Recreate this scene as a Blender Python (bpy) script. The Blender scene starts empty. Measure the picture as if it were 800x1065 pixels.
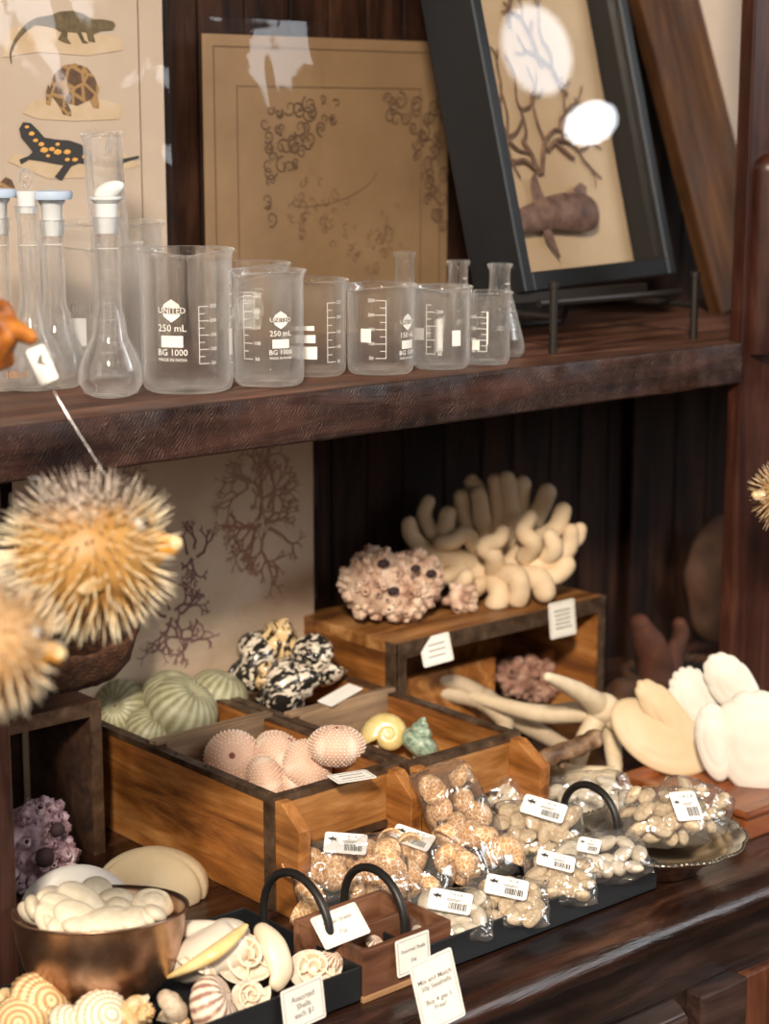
import bpy, bmesh, math, random
from mathutils import Vector, Matrix, Euler, noise
random.seed(7)
C = bpy.context.scene.collection
PI = math.pi
R = math.radians

# ------------------------------------------------------------------ camera, world, lights, exposure
HC, YAW, PIT = .67, R(41), R(11.4)      # camera height above the counter top (z = 0), heading, downward pitch
cam = bpy.data.cameras.new('camera'); co = bpy.data.objects.new('camera', cam); C.objects.link(co)
co.location = (0, 0, HC); co.rotation_euler = (PI/2-PIT, 0, -YAW)
cam.sensor_fit = 'HORIZONTAL'; cam.sensor_width = 36; cam.lens = 90
cam.clip_start = .05
cam.dof.use_dof = True; cam.dof.focus_distance = 1.63; cam.dof.aperture_fstop = 6.2; cam.dof.aperture_blades = 9
sc = bpy.context.scene
sc.camera = co
sc.view_settings.view_transform = 'Standard'; sc.view_settings.look = 'None'
sc.view_settings.gamma = 1; sc.view_settings.use_curve_mapping = False
sc.view_settings.exposure = .32
sc.cycles.max_bounces = 26; sc.cycles.transmission_bounces = 24; sc.cycles.transparent_max_bounces = 40
sc.cycles.glossy_bounces = 5; sc.cycles.diffuse_bounces = 3
sc.cycles.sample_clamp_indirect = 6
W = bpy.data.worlds.new('world'); sc.world = W; W.use_nodes = True
W.node_tree.nodes['Background'].inputs[0].default_value = (1.0, .80, .62, 1)
W.node_tree.nodes['Background'].inputs[1].default_value = .085

def area(name, loc, target, sx, sy, power, col):
    l = bpy.data.lights.new(name, 'AREA'); l.shape = 'RECTANGLE'; l.size = sx; l.size_y = sy; l.energy = power; l.color = col
    o = bpy.data.objects.new(name, l); C.objects.link(o); o.location = loc
    o.rotation_euler = (Vector(target)-Vector(loc)).to_track_quat('-Z', 'Y').to_euler()
    return o
area('ceiling_lamp_light', (-1.3, -1.15, 2.3), (1.0, 1.3, .1), .40, .40, 195, (1.0, .87, .70))
area('shop_window_light', (3.6, -1.3, 1.82), (1.2, 1.3, .3), 2.0, 1.8, 52, (.90, .95, 1.0))
area('front_fill_light', (-.6, -3.2, 1.2), (1.1, 1.3, .2), 1.6, 1.4, 12, (1, .88, .76))  # added fill lamp, for glass reflections and the space under the shelf
area('side_fill_light', (-2.2, .5, 1.3), (1.0, 1.4, .4), 1.0, 1.6, 16, (1, .95, .88))  # added weak lamp, gives the glass edges something bright to reflect
for q, s1, s2, p in (((3.77, .762, 1.435), .15, .21, .40), ((3.89, .78, 1.255), .12, .09, .42)): area('street_door_light', q, (1.5, 1.44, .72), s1, s2, p, (.9, .95, 1)).data.shape = 'ELLIPSE'
def bulb(loc, p, r=.03):
    l = bpy.data.lights.new('bulb_light', 'POINT'); l.energy = p; l.shadow_soft_size = r; l.color = (1, .78, .5)
    o = bpy.data.objects.new('bulb_light', l); C.objects.link(o); o.location = loc
for q in ((1.9, -1.2, 2.2), (.9, -1.9, 2.3), (2.9, -.1, 2.25)): bulb(q, 7, .05)

# ------------------------------------------------------------------ survey: picture bearing + a known plane -> a point of the place
def ray(px, py):
    u = (px-400)/2000; v = (532.5-py)/2000
    h = math.cos(PIT)+v*math.sin(PIT); z = -math.sin(PIT)+v*math.cos(PIT)
    return Vector((h*math.sin(YAW)+u*math.cos(YAW), h*math.cos(YAW)-u*math.sin(YAW), z))
def atz(px, py, z=0.):
    r = ray(px, py); t = (z-HC)/r.z; return Vector((r.x*t, r.y*t, z))
def aty(px, py, y):
    r = ray(px, py); t = y/r.y; return Vector((r.x*t, y, HC+r.z*t))

# ------------------------------------------------------------------ materials
MATS = {}
def nodes(name):
    m = bpy.data.materials.new(name); m.use_nodes = True
    nt = m.node_tree; b = nt.nodes['Principled BSDF']
    return m, nt, b
def rgb(c): return (c[0], c[1], c[2], 1)
def coords(nt, scale=(1, 1, 1), rot=(0, 0, 0), kind='Object'):
    tc = nt.nodes.new('ShaderNodeTexCoord'); mp = nt.nodes.new('ShaderNodeMapping')
    mp.inputs['Scale'].default_value = scale; mp.inputs['Rotation'].default_value = rot
    nt.links.new(tc.outputs[kind], mp.inputs[0]); return mp.outputs[0]
def ramp(nt, fac, stops):
    r = nt.nodes.new('ShaderNodeValToRGB'); nt.links.new(fac, r.inputs[0])
    el = r.color_ramp.elements
    while len(el) < len(stops): el.new(.5)
    for e, (p, c) in zip(el, stops): e.position = p; e.color = rgb(c)
    return r.outputs[0]
def nz(nt, vec, scale, detail=4, rough=.6, dist=0):
    n = nt.nodes.new('ShaderNodeTexNoise'); n.inputs['Scale'].default_value = scale; n.inputs['Detail'].default_value = detail
    n.inputs['Roughness'].default_value = rough; n.inputs['Distortion'].default_value = dist
    nt.links.new(vec, n.inputs['Vector']); return n.outputs['Fac']
def bump(nt, b, h, strength, dist=.001):
    k = nt.nodes.new('ShaderNodeBump'); k.inputs['Strength'].default_value = strength; k.inputs['Distance'].default_value = dist
    nt.links.new(h, k.inputs['Height']); nt.links.new(k.outputs[0], b.inputs['Normal'])
def plain(name, c, rough=.5, metal=0, spec=.5, coat=0, sss=0):
    m, nt, b = nodes(name); b.inputs['Base Color'].default_value = rgb(c); b.inputs['Roughness'].default_value = rough
    b.inputs['Metallic'].default_value = metal; b.inputs['Specular IOR Level'].default_value = spec
    b.inputs['Coat Weight'].default_value = coat
    return m
def mottled(name, stops, scale=20, rough=.5, bs=.3, bscale=60, bdist=.001, metal=0, detail=5, dist=0, stretch=(1, 1, 1), kind='Object', coat=0):
    m, nt, b = nodes(name); v = coords(nt, stretch, kind=kind)
    f = nz(nt, v, scale, detail, .6, dist); nt.links.new(ramp(nt, f, stops), b.inputs['Base Color'])
    b.inputs['Roughness'].default_value = rough; b.inputs['Metallic'].default_value = metal; b.inputs['Coat Weight'].default_value = coat
    if bs: bump(nt, b, nz(nt, v, bscale, 4), bs, bdist)
    return m
def wood(name, dark, mid, light, axis='X', rough=.45, scale=14, spec=.5, scratch=False, bs=.25):
    m, nt, b = nodes(name)
    st = {'X': (.12, 1, 1), 'Y': (1, .12, 1), 'Z': (1, 1, .12)}[axis]
    v = coords(nt, st)
    f = nz(nt, v, scale*3, 6, .65, .6)
    c = ramp(nt, f, [(.36, dark), (.5, mid), (.66, light)])
    v2 = coords(nt, (1, 1, 1)); g = nz(nt, v2, 9, 3)
    mx = nt.nodes.new('ShaderNodeMix'); mx.data_type = 'RGBA'; mx.blend_type = 'MULTIPLY'; mx.inputs[0].default_value = .6
    nt.links.new(c, mx.inputs[6]); nt.links.new(ramp(nt, g, [(.3, (.34, .30, .27)), (.65, (1.15, 1.12, 1.08))]), mx.inputs[7])
    out = mx.outputs[2]
    if scratch:                                            # saw marks and pale scuffs
        w = nt.nodes.new('ShaderNodeTexWave'); w.inputs['Scale'].default_value = 120; w.inputs['Distortion'].default_value = 9
        w.inputs['Detail'].default_value = 3; w.wave_type = 'BANDS'; w.bands_direction = 'X'
        nt.links.new(coords(nt, (1, 1, 1), (0, R(-38), 0)), w.inputs['Vector'])
        s = nz(nt, v2, 60, 5, .7)
        mu = nt.nodes.new('ShaderNodeMath'); mu.operation = 'MULTIPLY'; nt.links.new(w.outputs['Fac'], mu.inputs[0]); nt.links.new(s, mu.inputs[1])
        m2 = nt.nodes.new('ShaderNodeMix'); m2.data_type = 'RGBA'
        nt.links.new(ramp(nt, mu.outputs[0], [(.36, (0, 0, 0)), (.66, (.30, .30, .30))]), m2.inputs[0])
        nt.links.new(out, m2.inputs[6]); m2.inputs[7].default_value = rgb((.3, .2, .16)); out = m2.outputs[2]
    nt.links.new(out, b.inputs['Base Color'])
    b.inputs['Roughness'].default_value = rough; b.inputs['Specular IOR Level'].default_value = spec
    rr = ramp(nt, g, [(.3, (rough*.75,)*3), (.7, (min(1, rough*1.35),)*3)]); nt.links.new(rr, b.inputs['Roughness'])
    bump(nt, b, f, bs, .002)
    return m
def film(name, tint=(1, 1, 1), base=.05, rough=.06, scale=30, bstr=.6, haze=0.):
    m = bpy.data.materials.new(name); m.use_nodes = True; nt = m.node_tree; nt.nodes.clear()
    out = nt.nodes.new('ShaderNodeOutputMaterial'); mx = nt.nodes.new('ShaderNodeMixShader'); tr = nt.nodes.new('ShaderNodeBsdfTransparent')
    gl = nt.nodes.new('ShaderNodeBsdfGlossy'); gl.inputs['Roughness'].default_value = rough; tr.inputs[0].default_value = rgb(tint)
    bp = nt.nodes.new('ShaderNodeBump'); bp.inputs['Strength'].default_value = bstr; bp.inputs['Distance'].default_value = .004
    nt.links.new(nz(nt, coords(nt), scale, 3, .5, .8), bp.inputs['Height'])
    lw = nt.nodes.new('ShaderNodeLayerWeight'); lw.inputs['Blend'].default_value = .5; nt.links.new(bp.outputs[0], lw.inputs['Normal'])
    pw = nt.nodes.new('ShaderNodeMath'); pw.operation = 'POWER'; pw.inputs[1].default_value = 4; nt.links.new(lw.outputs['Facing'], pw.inputs[0])
    nt.links.new(bp.outputs[0], gl.inputs['Normal'])
    ad = nt.nodes.new('ShaderNodeMath'); ad.operation = 'MULTIPLY_ADD'; ad.inputs[1].default_value = .9; ad.inputs[2].default_value = base+.04; nt.links.new(pw.outputs[0], ad.inputs[0]); ad.use_clamp = True
    nt.links.new(ad.outputs[0], mx.inputs[0]); nt.links.new(tr.outputs[0], mx.inputs[1]); nt.links.new(gl.outputs[0], mx.inputs[2])
    last = mx.outputs[0]
    if haze:
        df = nt.nodes.new('ShaderNodeBsdfDiffuse'); df.inputs[0].default_value = (.9, .9, .9, 1)
        m2 = nt.nodes.new('ShaderNodeMixShader'); m2.inputs[0].default_value = haze
        nt.links.new(last, m2.inputs[1]); nt.links.new(df.outputs[0], m2.inputs[2]); last = m2.outputs[0]
    nt.links.new(last, out.inputs[0]); return m
def glassmat():
    m = bpy.data.materials.new('lab_glass'); m.use_nodes = True; nt = m.node_tree; nt.nodes.clear()
    out = nt.nodes.new('ShaderNodeOutputMaterial'); g = nt.nodes.new('ShaderNodeBsdfGlass'); g.inputs['IOR'].default_value = 1.47
    g.inputs['Roughness'].default_value = 0; g.inputs['Color'].default_value = (1, 1, 1, 1)
    t = nt.nodes.new('ShaderNodeBsdfTransparent'); t.inputs[0].default_value = (1, 1, 1, 1)
    mx = nt.nodes.new('ShaderNodeMixShader'); mx.inputs[0].default_value = .62
    nt.links.new(g.outputs[0], mx.inputs[1]); nt.links.new(t.outputs[0], mx.inputs[2])
    lw = nt.nodes.new('ShaderNodeLayerWeight'); lw.inputs['Blend'].default_value = .5          # bright edge reflections put into the colour: pale diffuse at grazing angles
    pw = nt.nodes.new('ShaderNodeMath'); pw.operation = 'POWER'; pw.inputs[1].default_value = 3; nt.links.new(lw.outputs['Facing'], pw.inputs[0])
    ml = nt.nodes.new('ShaderNodeMath'); ml.operation = 'MULTIPLY_ADD'; ml.inputs[1].default_value = .34; ml.inputs[2].default_value = .012; nt.links.new(pw.outputs[0], ml.inputs[0])
    df = nt.nodes.new('ShaderNodeBsdfDiffuse'); df.inputs[0].default_value = (.95, .96, .96, 1); m2 = nt.nodes.new('ShaderNodeMixShader')
    nt.links.new(ml.outputs[0], m2.inputs[0]); nt.links.new(mx.outputs[0], m2.inputs[1]); nt.links.new(df.outputs[0], m2.inputs[2]); nt.links.new(m2.outputs[0], out.inputs[0])
    return m

M_plank = wood('dark_plank', (.006, .0025, .0015), (.022, .0085, .005), (.048, .02, .011), 'Z', .55, spec=.2)
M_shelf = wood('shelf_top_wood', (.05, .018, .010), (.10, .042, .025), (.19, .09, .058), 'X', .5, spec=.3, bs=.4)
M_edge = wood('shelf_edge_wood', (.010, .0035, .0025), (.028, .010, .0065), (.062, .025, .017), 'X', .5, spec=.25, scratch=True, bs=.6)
M_post = wood('post_wood', (.022, .006, .0035), (.042, .012, .007), (.075, .025, .016), 'Z', .36, spec=.35)
M_postdark = wood('left_post_wood', (.015, .006, .004), (.03, .012, .009), (.06, .025, .018), 'Z', .4)
M_counter = wood('counter_wood', (.010, .0045, .003), (.034, .013, .008), (.105, .05, .032), 'X', .27, scale=13, bs=1.)
M_base = wood('cabinet_wood', (.010, .006, .005), (.028, .014, .011), (.06, .032, .026), 'X', .42)
M_redwood = wood('red_wood', (.16, .042, .012), (.30, .092, .03), (.42, .15, .05), 'X', .35)
M_crate = wood('crate_wood', (.13, .042, .009), (.34, .125, .026), (.58, .27, .085), 'Y', .5, scale=13)
M_cratex = wood('crate_end_wood', (.13, .045, .012), (.34, .14, .035), (.58, .31, .12), 'X', .5, scale=13)
M_grey = wood('weathered_wood', (.16, .10, .06), (.30, .20, .12), (.45, .34, .22), 'X', .7)
M_dbox = wood('cubby_wood', (.02, .009, .005), (.05, .02, .01), (.09, .04, .02), 'X', .6)
M_small = wood('small_box_wood', (.07, .025, .012), (.15, .06, .03), (.26, .12, .065), 'X', .5)
M_smallpale = wood('pale_small_box_wood', (.30, .15, .07), (.45, .25, .12), (.6, .38, .2), 'X', .6)
M_strap = mottled('old_strap_metal', [(.35, (.06, .032, .018)), (.6, (.16, .10, .062)), (.8, (.30, .21, .14))], 55, .45, .4, 150, .001, metal=.6)
M_black = plain('black_tray_enamel', (.012, .013, .015), .38)
M_handle = plain('handle_black_iron', (.02, .018, .017), .42, metal=.3)
M_frame = plain('black_frame_lacquer', (.004, .0045, .006), .34, spec=.45)
M_iron = plain('easel_iron', (.025, .02, .017), .5, metal=.5)
M_glass = glassmat()
M_frost = plain('frosted_stopper', (.60, .62, .64), .45)
M_blue = plain('blue_stopper_ring', (.42, .52, .68), .4)
M_ink = plain('white_enamel_print', (.74, .73, .70), .5)
M_amberink = plain('amber_glass_print', (.55, .2, .03), .5)
M_text = plain('black_ink', (.03, .03, .03), .7)
M_textg = plain('grey_ink', (.14, .13, .12), .7)
M_card = mottled('label_card', [(.3, (.82, .78, .72)), (.7, (.9, .87, .82))], 30, .55, .05)
M_lab = plain('glossy_label', (.86, .84, .83), .35)
M_paper = mottled('print_paper', [(.3, (.40, .31, .24)), (.6, (.46, .365, .29)), (.8, (.52, .42, .34))], 6, .7, .1, 300)
M_tan = mottled('tan_paper', [(.3, (.17, .10, .05)), (.55, (.24, .15, .078)), (.8, (.32, .21, .12))], 5, .7, .1, 300)
M_tan2 = plain('tan_paper_line', (.10, .055, .03), .8)
M_pale = mottled('pressed_plant_paper', [(.3, (.46, .34, .24)), (.55, (.60, .46, .34)), (.8, (.70, .55, .42))], 7, .7, .1, 200)
M_mat = mottled('frame_paper', [(.3, (.48, .34, .21)), (.7, (.58, .43, .28))], 8, .7, .05)
M_pframe = wood('picture_frame_wood', (.04, .016, .006), (.075, .032, .012), (.12, .055, .022), 'Z', .6, spec=.2)
M_film = film('sleeve_film', base=.01, rough=.05, scale=7, bstr=.35)
M_pane = film('frame_pane', base=.02, rough=.01, scale=4, bstr=.02)
M_bag = film('bag_film', base=.15, rough=.12, scale=34, bstr=1., haze=.03)
M_line = film('nylon_line', base=.15, rough=.2, scale=50, bstr=.1, haze=.1)
M_silver = plain('silver_plate', (.62, .58, .52), .22, metal=1)
M_bowl = mottled('tarnished_copper', [(.3, (.22, .12, .08)), (.5, (.42, .26, .18)), (.75, (.62, .46, .36))], 26, .36, .15, 40, metal=1)
M_white = mottled('white_shell', [(.3, (.70, .65, .58)), (.7, (.78, .74, .67))], 18, .5, .12, 90, .0006)
M_oval = mottled('ivory_shell', [(.3, (.62, .52, .38)), (.7, (.74, .66, .52))], 3, .45, .1, 8, .004)
M_cream = mottled('cream_shell', [(.3, (.60, .44, .26)), (.7, (.68, .53, .35))], 9, .5, .15, 60, .0006)
M_biscuit = mottled('sea_biscuit', [(.3, (.66, .52, .33)), (.7, (.74, .61, .42))], 20, .6, .25, 250, .0005)
M_chalk = mottled('chalky_white', [(.3, (.78, .73, .68)), (.7, (.86, .83, .79))], 20, .6, .2, 250, .0005)
M_star = mottled('dried_starfish', [(.3, (.60, .46, .30)), (.55, (.74, .60, .42)), (.8, (.82, .72, .56))], 24, .65, .4, 160, .001)
M_drift = mottled('driftwood', [(.35, (.07, .035, .018)), (.55, (.20, .11, .06)), (.75, (.42, .28, .17))], 60, .6, .6, 120, .002)
M_sponge = mottled('brown_sponge', [(.35, (.03, .012, .006)), (.6, (.11, .042, .018)), (.8, (.22, .10, .05))], 160, .95, 1, 350, .003)
M_darkred = mottled('dark_red_sponge', [(.3, (.04, .011, .005)), (.6, (.085, .025, .011)), (.8, (.13, .045, .02))], 30, .8, .5, 150, .002)
M_darkbr = mottled('dark_amber_fan', [(.3, (.03, .011, .005)), (.7, (.08, .032, .012))], 40, .8, .5, 150, .002)
M_coral = mottled('finger_coral', [(.3, (.56, .40, .26)), (.55, (.70, .54, .36)), (.8, (.80, .67, .49))], 18, .75, .5, 220, .001)
M_pinkbarn = mottled('pink_barnacle', [(.34, (.26, .12, .08)), (.47, (.55, .37, .27)), (.62, (.72, .55, .42)), (.78, (.82, .70, .58))], 60, .65, .6, 150, .002)
M_purbarn = mottled('purple_barnacle', [(.34, (.10, .05, .055)), (.5, (.26, .16, .19)), (.62, (.40, .29, .33)), (.75, (.62, .5, .5))], 60, .6, .6, 150, .002)
M_hole = plain('barnacle_mouth', (.03, .012, .012), .8)
M_urch = mottled('pink_urchin', [(.3, (.68, .45, .33)), (.6, (.80, .62, .50)), (.8, (.87, .75, .65))], 3, .65, .2, 20, .02)
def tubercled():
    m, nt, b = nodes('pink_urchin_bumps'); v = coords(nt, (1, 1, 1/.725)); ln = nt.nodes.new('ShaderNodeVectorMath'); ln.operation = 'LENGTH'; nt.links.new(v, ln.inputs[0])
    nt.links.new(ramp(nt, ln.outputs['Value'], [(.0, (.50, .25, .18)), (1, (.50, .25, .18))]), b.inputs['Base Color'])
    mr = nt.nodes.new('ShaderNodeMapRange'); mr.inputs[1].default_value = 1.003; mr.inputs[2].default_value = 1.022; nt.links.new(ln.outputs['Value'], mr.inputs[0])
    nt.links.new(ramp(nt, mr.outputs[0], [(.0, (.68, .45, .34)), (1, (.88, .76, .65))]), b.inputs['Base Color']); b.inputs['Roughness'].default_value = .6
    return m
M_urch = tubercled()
M_uhole = plain('urchin_mouth', (.20, .06, .05), .8)
def bands(name, stops, n, rough=.5, warp=.15, distort=1.5):     # meridian bands round the object's own axis
    m, nt, b = nodes(name); tc = nt.nodes.new('ShaderNodeTexCoord'); sx = nt.nodes.new('ShaderNodeSeparateXYZ')
    nt.links.new(tc.outputs['Object'], sx.inputs[0]); a = nt.nodes.new('ShaderNodeMath'); a.operation = 'ARCTAN2'
    nt.links.new(sx.outputs[1], a.inputs[0]); nt.links.new(sx.outputs[0], a.inputs[1])
    s = nt.nodes.new('ShaderNodeMath'); s.operation = 'MULTIPLY'; s.inputs[1].default_value = n; nt.links.new(a.outputs[0], s.inputs[0])
    si = nt.nodes.new('ShaderNodeMath'); si.operation = 'SINE'; nt.links.new(s.outputs[0], si.inputs[0])
    q = nz(nt, tc.outputs['Object'], 4, 3)
    ad = nt.nodes.new('ShaderNodeMath'); ad.operation = 'MULTIPLY_ADD'; ad.inputs[1].default_value = .3; nt.links.new(si.outputs[0], ad.inputs[0]); nt.links.new(q, ad.inputs[2])
    nt.links.new(ramp(nt, ad.outputs[0], stops), b.inputs['Base Color']); b.inputs['Roughness'].default_value = rough
    return m
M_green = bands('green_urchin', [(.1, (.20, .185, .10)), (.45, (.30, .285, .17)), (.9, (.44, .42, .29))], 20, .5)
def netted(name, line, patch, patch2, scale=5, width=.10, rough=.35, coat=.3, rand=1.):
    m, nt, b = nodes(name); v = coords(nt)
    vo = nt.nodes.new('ShaderNodeTexVoronoi'); vo.feature = 'DISTANCE_TO_EDGE'; vo.inputs['Scale'].default_value = scale; nt.links.new(v, vo.inputs['Vector'])
    vo.inputs['Randomness'].default_value = rand
    f = nz(nt, v, scale*1.3, 4); c = ramp(nt, f, [(.35, patch), (.65, patch2)])
    mx = nt.nodes.new('ShaderNodeMix'); mx.data_type = 'RGBA'
    nt.links.new(ramp(nt, vo.outputs['Distance'], [(width*.5, (1, 1, 1)), (width*1.4, (0, 0, 0))]), mx.inputs[0])
    nt.links.new(c, mx.inputs[6]); mx.inputs[7].default_value = rgb(line); nt.links.new(mx.outputs[2], b.inputs['Base Color'])
    b.inputs['Roughness'].default_value = rough; b.inputs['Coat Weight'].default_value = coat; return m
M_snail = netted('netted_snail', (.84, .66, .46), (.50, .25, .10), (.68, .40, .20), 4.2, .06)
M_clam = mottled('small_clam', [(.3, (.48, .33, .19)), (.5, (.70, .54, .36)), (.75, (.84, .73, .56))], 3, .45, .3, 12, .03)
M_clamw = mottled('pale_clam', [(.3, (.66, .55, .42)), (.55, (.80, .71, .58)), (.8, (.87, .81, .70))], 3, .4, .3, 12, .03)
def zebra(name, dark, pale, scale=5, thr=.5, rough=.25, dist=1.6):
    m, nt, b = nodes(name); v = coords(nt, (1, 1, .45))
    f = nz(nt, v, scale, 3, .5, dist); nt.links.new(ramp(nt, f, [(thr-.02, dark), (thr+.03, pale)]), b.inputs['Base Color'])
    b.inputs['Roughness'].default_value = rough; b.inputs['Coat Weight'].default_value = .15; return m
M_zebra = zebra('black_cream_turban', (.018, .016, .014), (.74, .64, .52), 4.8, .53, dist=.8)
M_zebra2 = zebra('gold_black_turban', (.03, .02, .012), (.72, .52, .28), 2.2, .44)
M_stripe = bands('striped_shell', [(.25, (.30, .16, .13)), (.5, (.66, .48, .34)), (.75, (.85, .74, .62))], 17, .4)
M_stripe2 = bands('tan_striped_shell', [(.25, (.42, .22, .10)), (.5, (.72, .52, .30)), (.75, (.85, .70, .50))], 9, .4)
M_yellow = mottled('yellow_shell', [(.3, (.62, .46, .16)), (.7, (.76, .63, .30))], 2.5, .35, .1, 10, .02, coat=.4)
M_grnsh = mottled('green_shell', [(.35, (.10, .16, .10)), (.5, (.26, .36, .27)), (.6, (.42, .50, .38)), (.75, (.62, .58, .42))], 5, .3, .2, 14, .02, coat=.4)
M_orange = mottled('orange_cream_shell', [(.3, (.62, .30, .08)), (.5, (.78, .56, .30)), (.72, (.88, .78, .62))], 2.4, .45, .4, 9, .03)
M_pearl = mottled('pale_conch', [(.35, (.55, .45, .36)), (.6, (.80, .72, .62)), (.8, (.85, .80, .72))], 2, .3, .1, 9, .02, coat=.3)
M_slice = mottled('sliced_shell', [(.3, (.80, .62, .42)), (.6, (.88, .77, .62))], 3, .4, .1, 9, .02)
def puffmat(name, inner, mid, tip, r0, r1):
    m, nt, b = nodes(name); tc = nt.nodes.new('ShaderNodeTexCoord'); ln = nt.nodes.new('ShaderNodeVectorMath'); ln.operation = 'LENGTH'
    nt.links.new(tc.outputs['Object'], ln.inputs[0])
    mr = nt.nodes.new('ShaderNodeMapRange'); mr.inputs[1].default_value = r0; mr.inputs[2].default_value = r1; nt.links.new(ln.outputs['Value'], mr.inputs[0])
    c = ramp(nt, mr.outputs[0], [(0, inner), (.25, mid), (.8, tip)])
    sx = nt.nodes.new('ShaderNodeSeparateXYZ'); nt.links.new(tc.outputs['Object'], sx.inputs[0])
    q = nz(nt, tc.outputs['Object'], 60, 3)                # the back of the fish is spotted grey-brown, the belly amber
    ad = nt.nodes.new('ShaderNodeMath'); ad.operation = 'MULTIPLY_ADD'; ad.inputs[1].default_value = .03; ad.inputs[2].default_value = 0
    nt.links.new(q, ad.inputs[0]); s2 = nt.nodes.new('ShaderNodeMath'); nt.links.new(sx.outputs[2], s2.inputs[0]); nt.links.new(ad.outputs[0], s2.inputs[1])
    mr2 = nt.nodes.new('ShaderNodeMapRange'); mr2.inputs[1].default_value = .036; mr2.inputs[2].default_value = .056; nt.links.new(s2.outputs[0], mr2.inputs[0])
    mx = nt.nodes.new('ShaderNodeMix'); mx.data_type = 'RGBA'; nt.links.new(mr2.outputs[0], mx.inputs[0]); nt.links.new(c, mx.inputs[6])
    nt.links.new(ramp(nt, nz(nt, tc.outputs['Object'], 220, 2), [(.42, (.12, .08, .06)), (.6, (.62, .52, .44))]), mx.inputs[7])
    nt.links.new(mx.outputs[2], b.inputs['Base Color']); b.inputs['Roughness'].default_value = .5
    return m
M_puff = puffmat('amber_pufferfish', (.30, .14, .03), (.50, .29, .09), (.88, .76, .54), .042, .060)
M_puffp = puffmat('pale_pufferfish', (.46, .28, .13), (.62, .45, .27), (.88, .78, .62), .034, .048)

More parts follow.
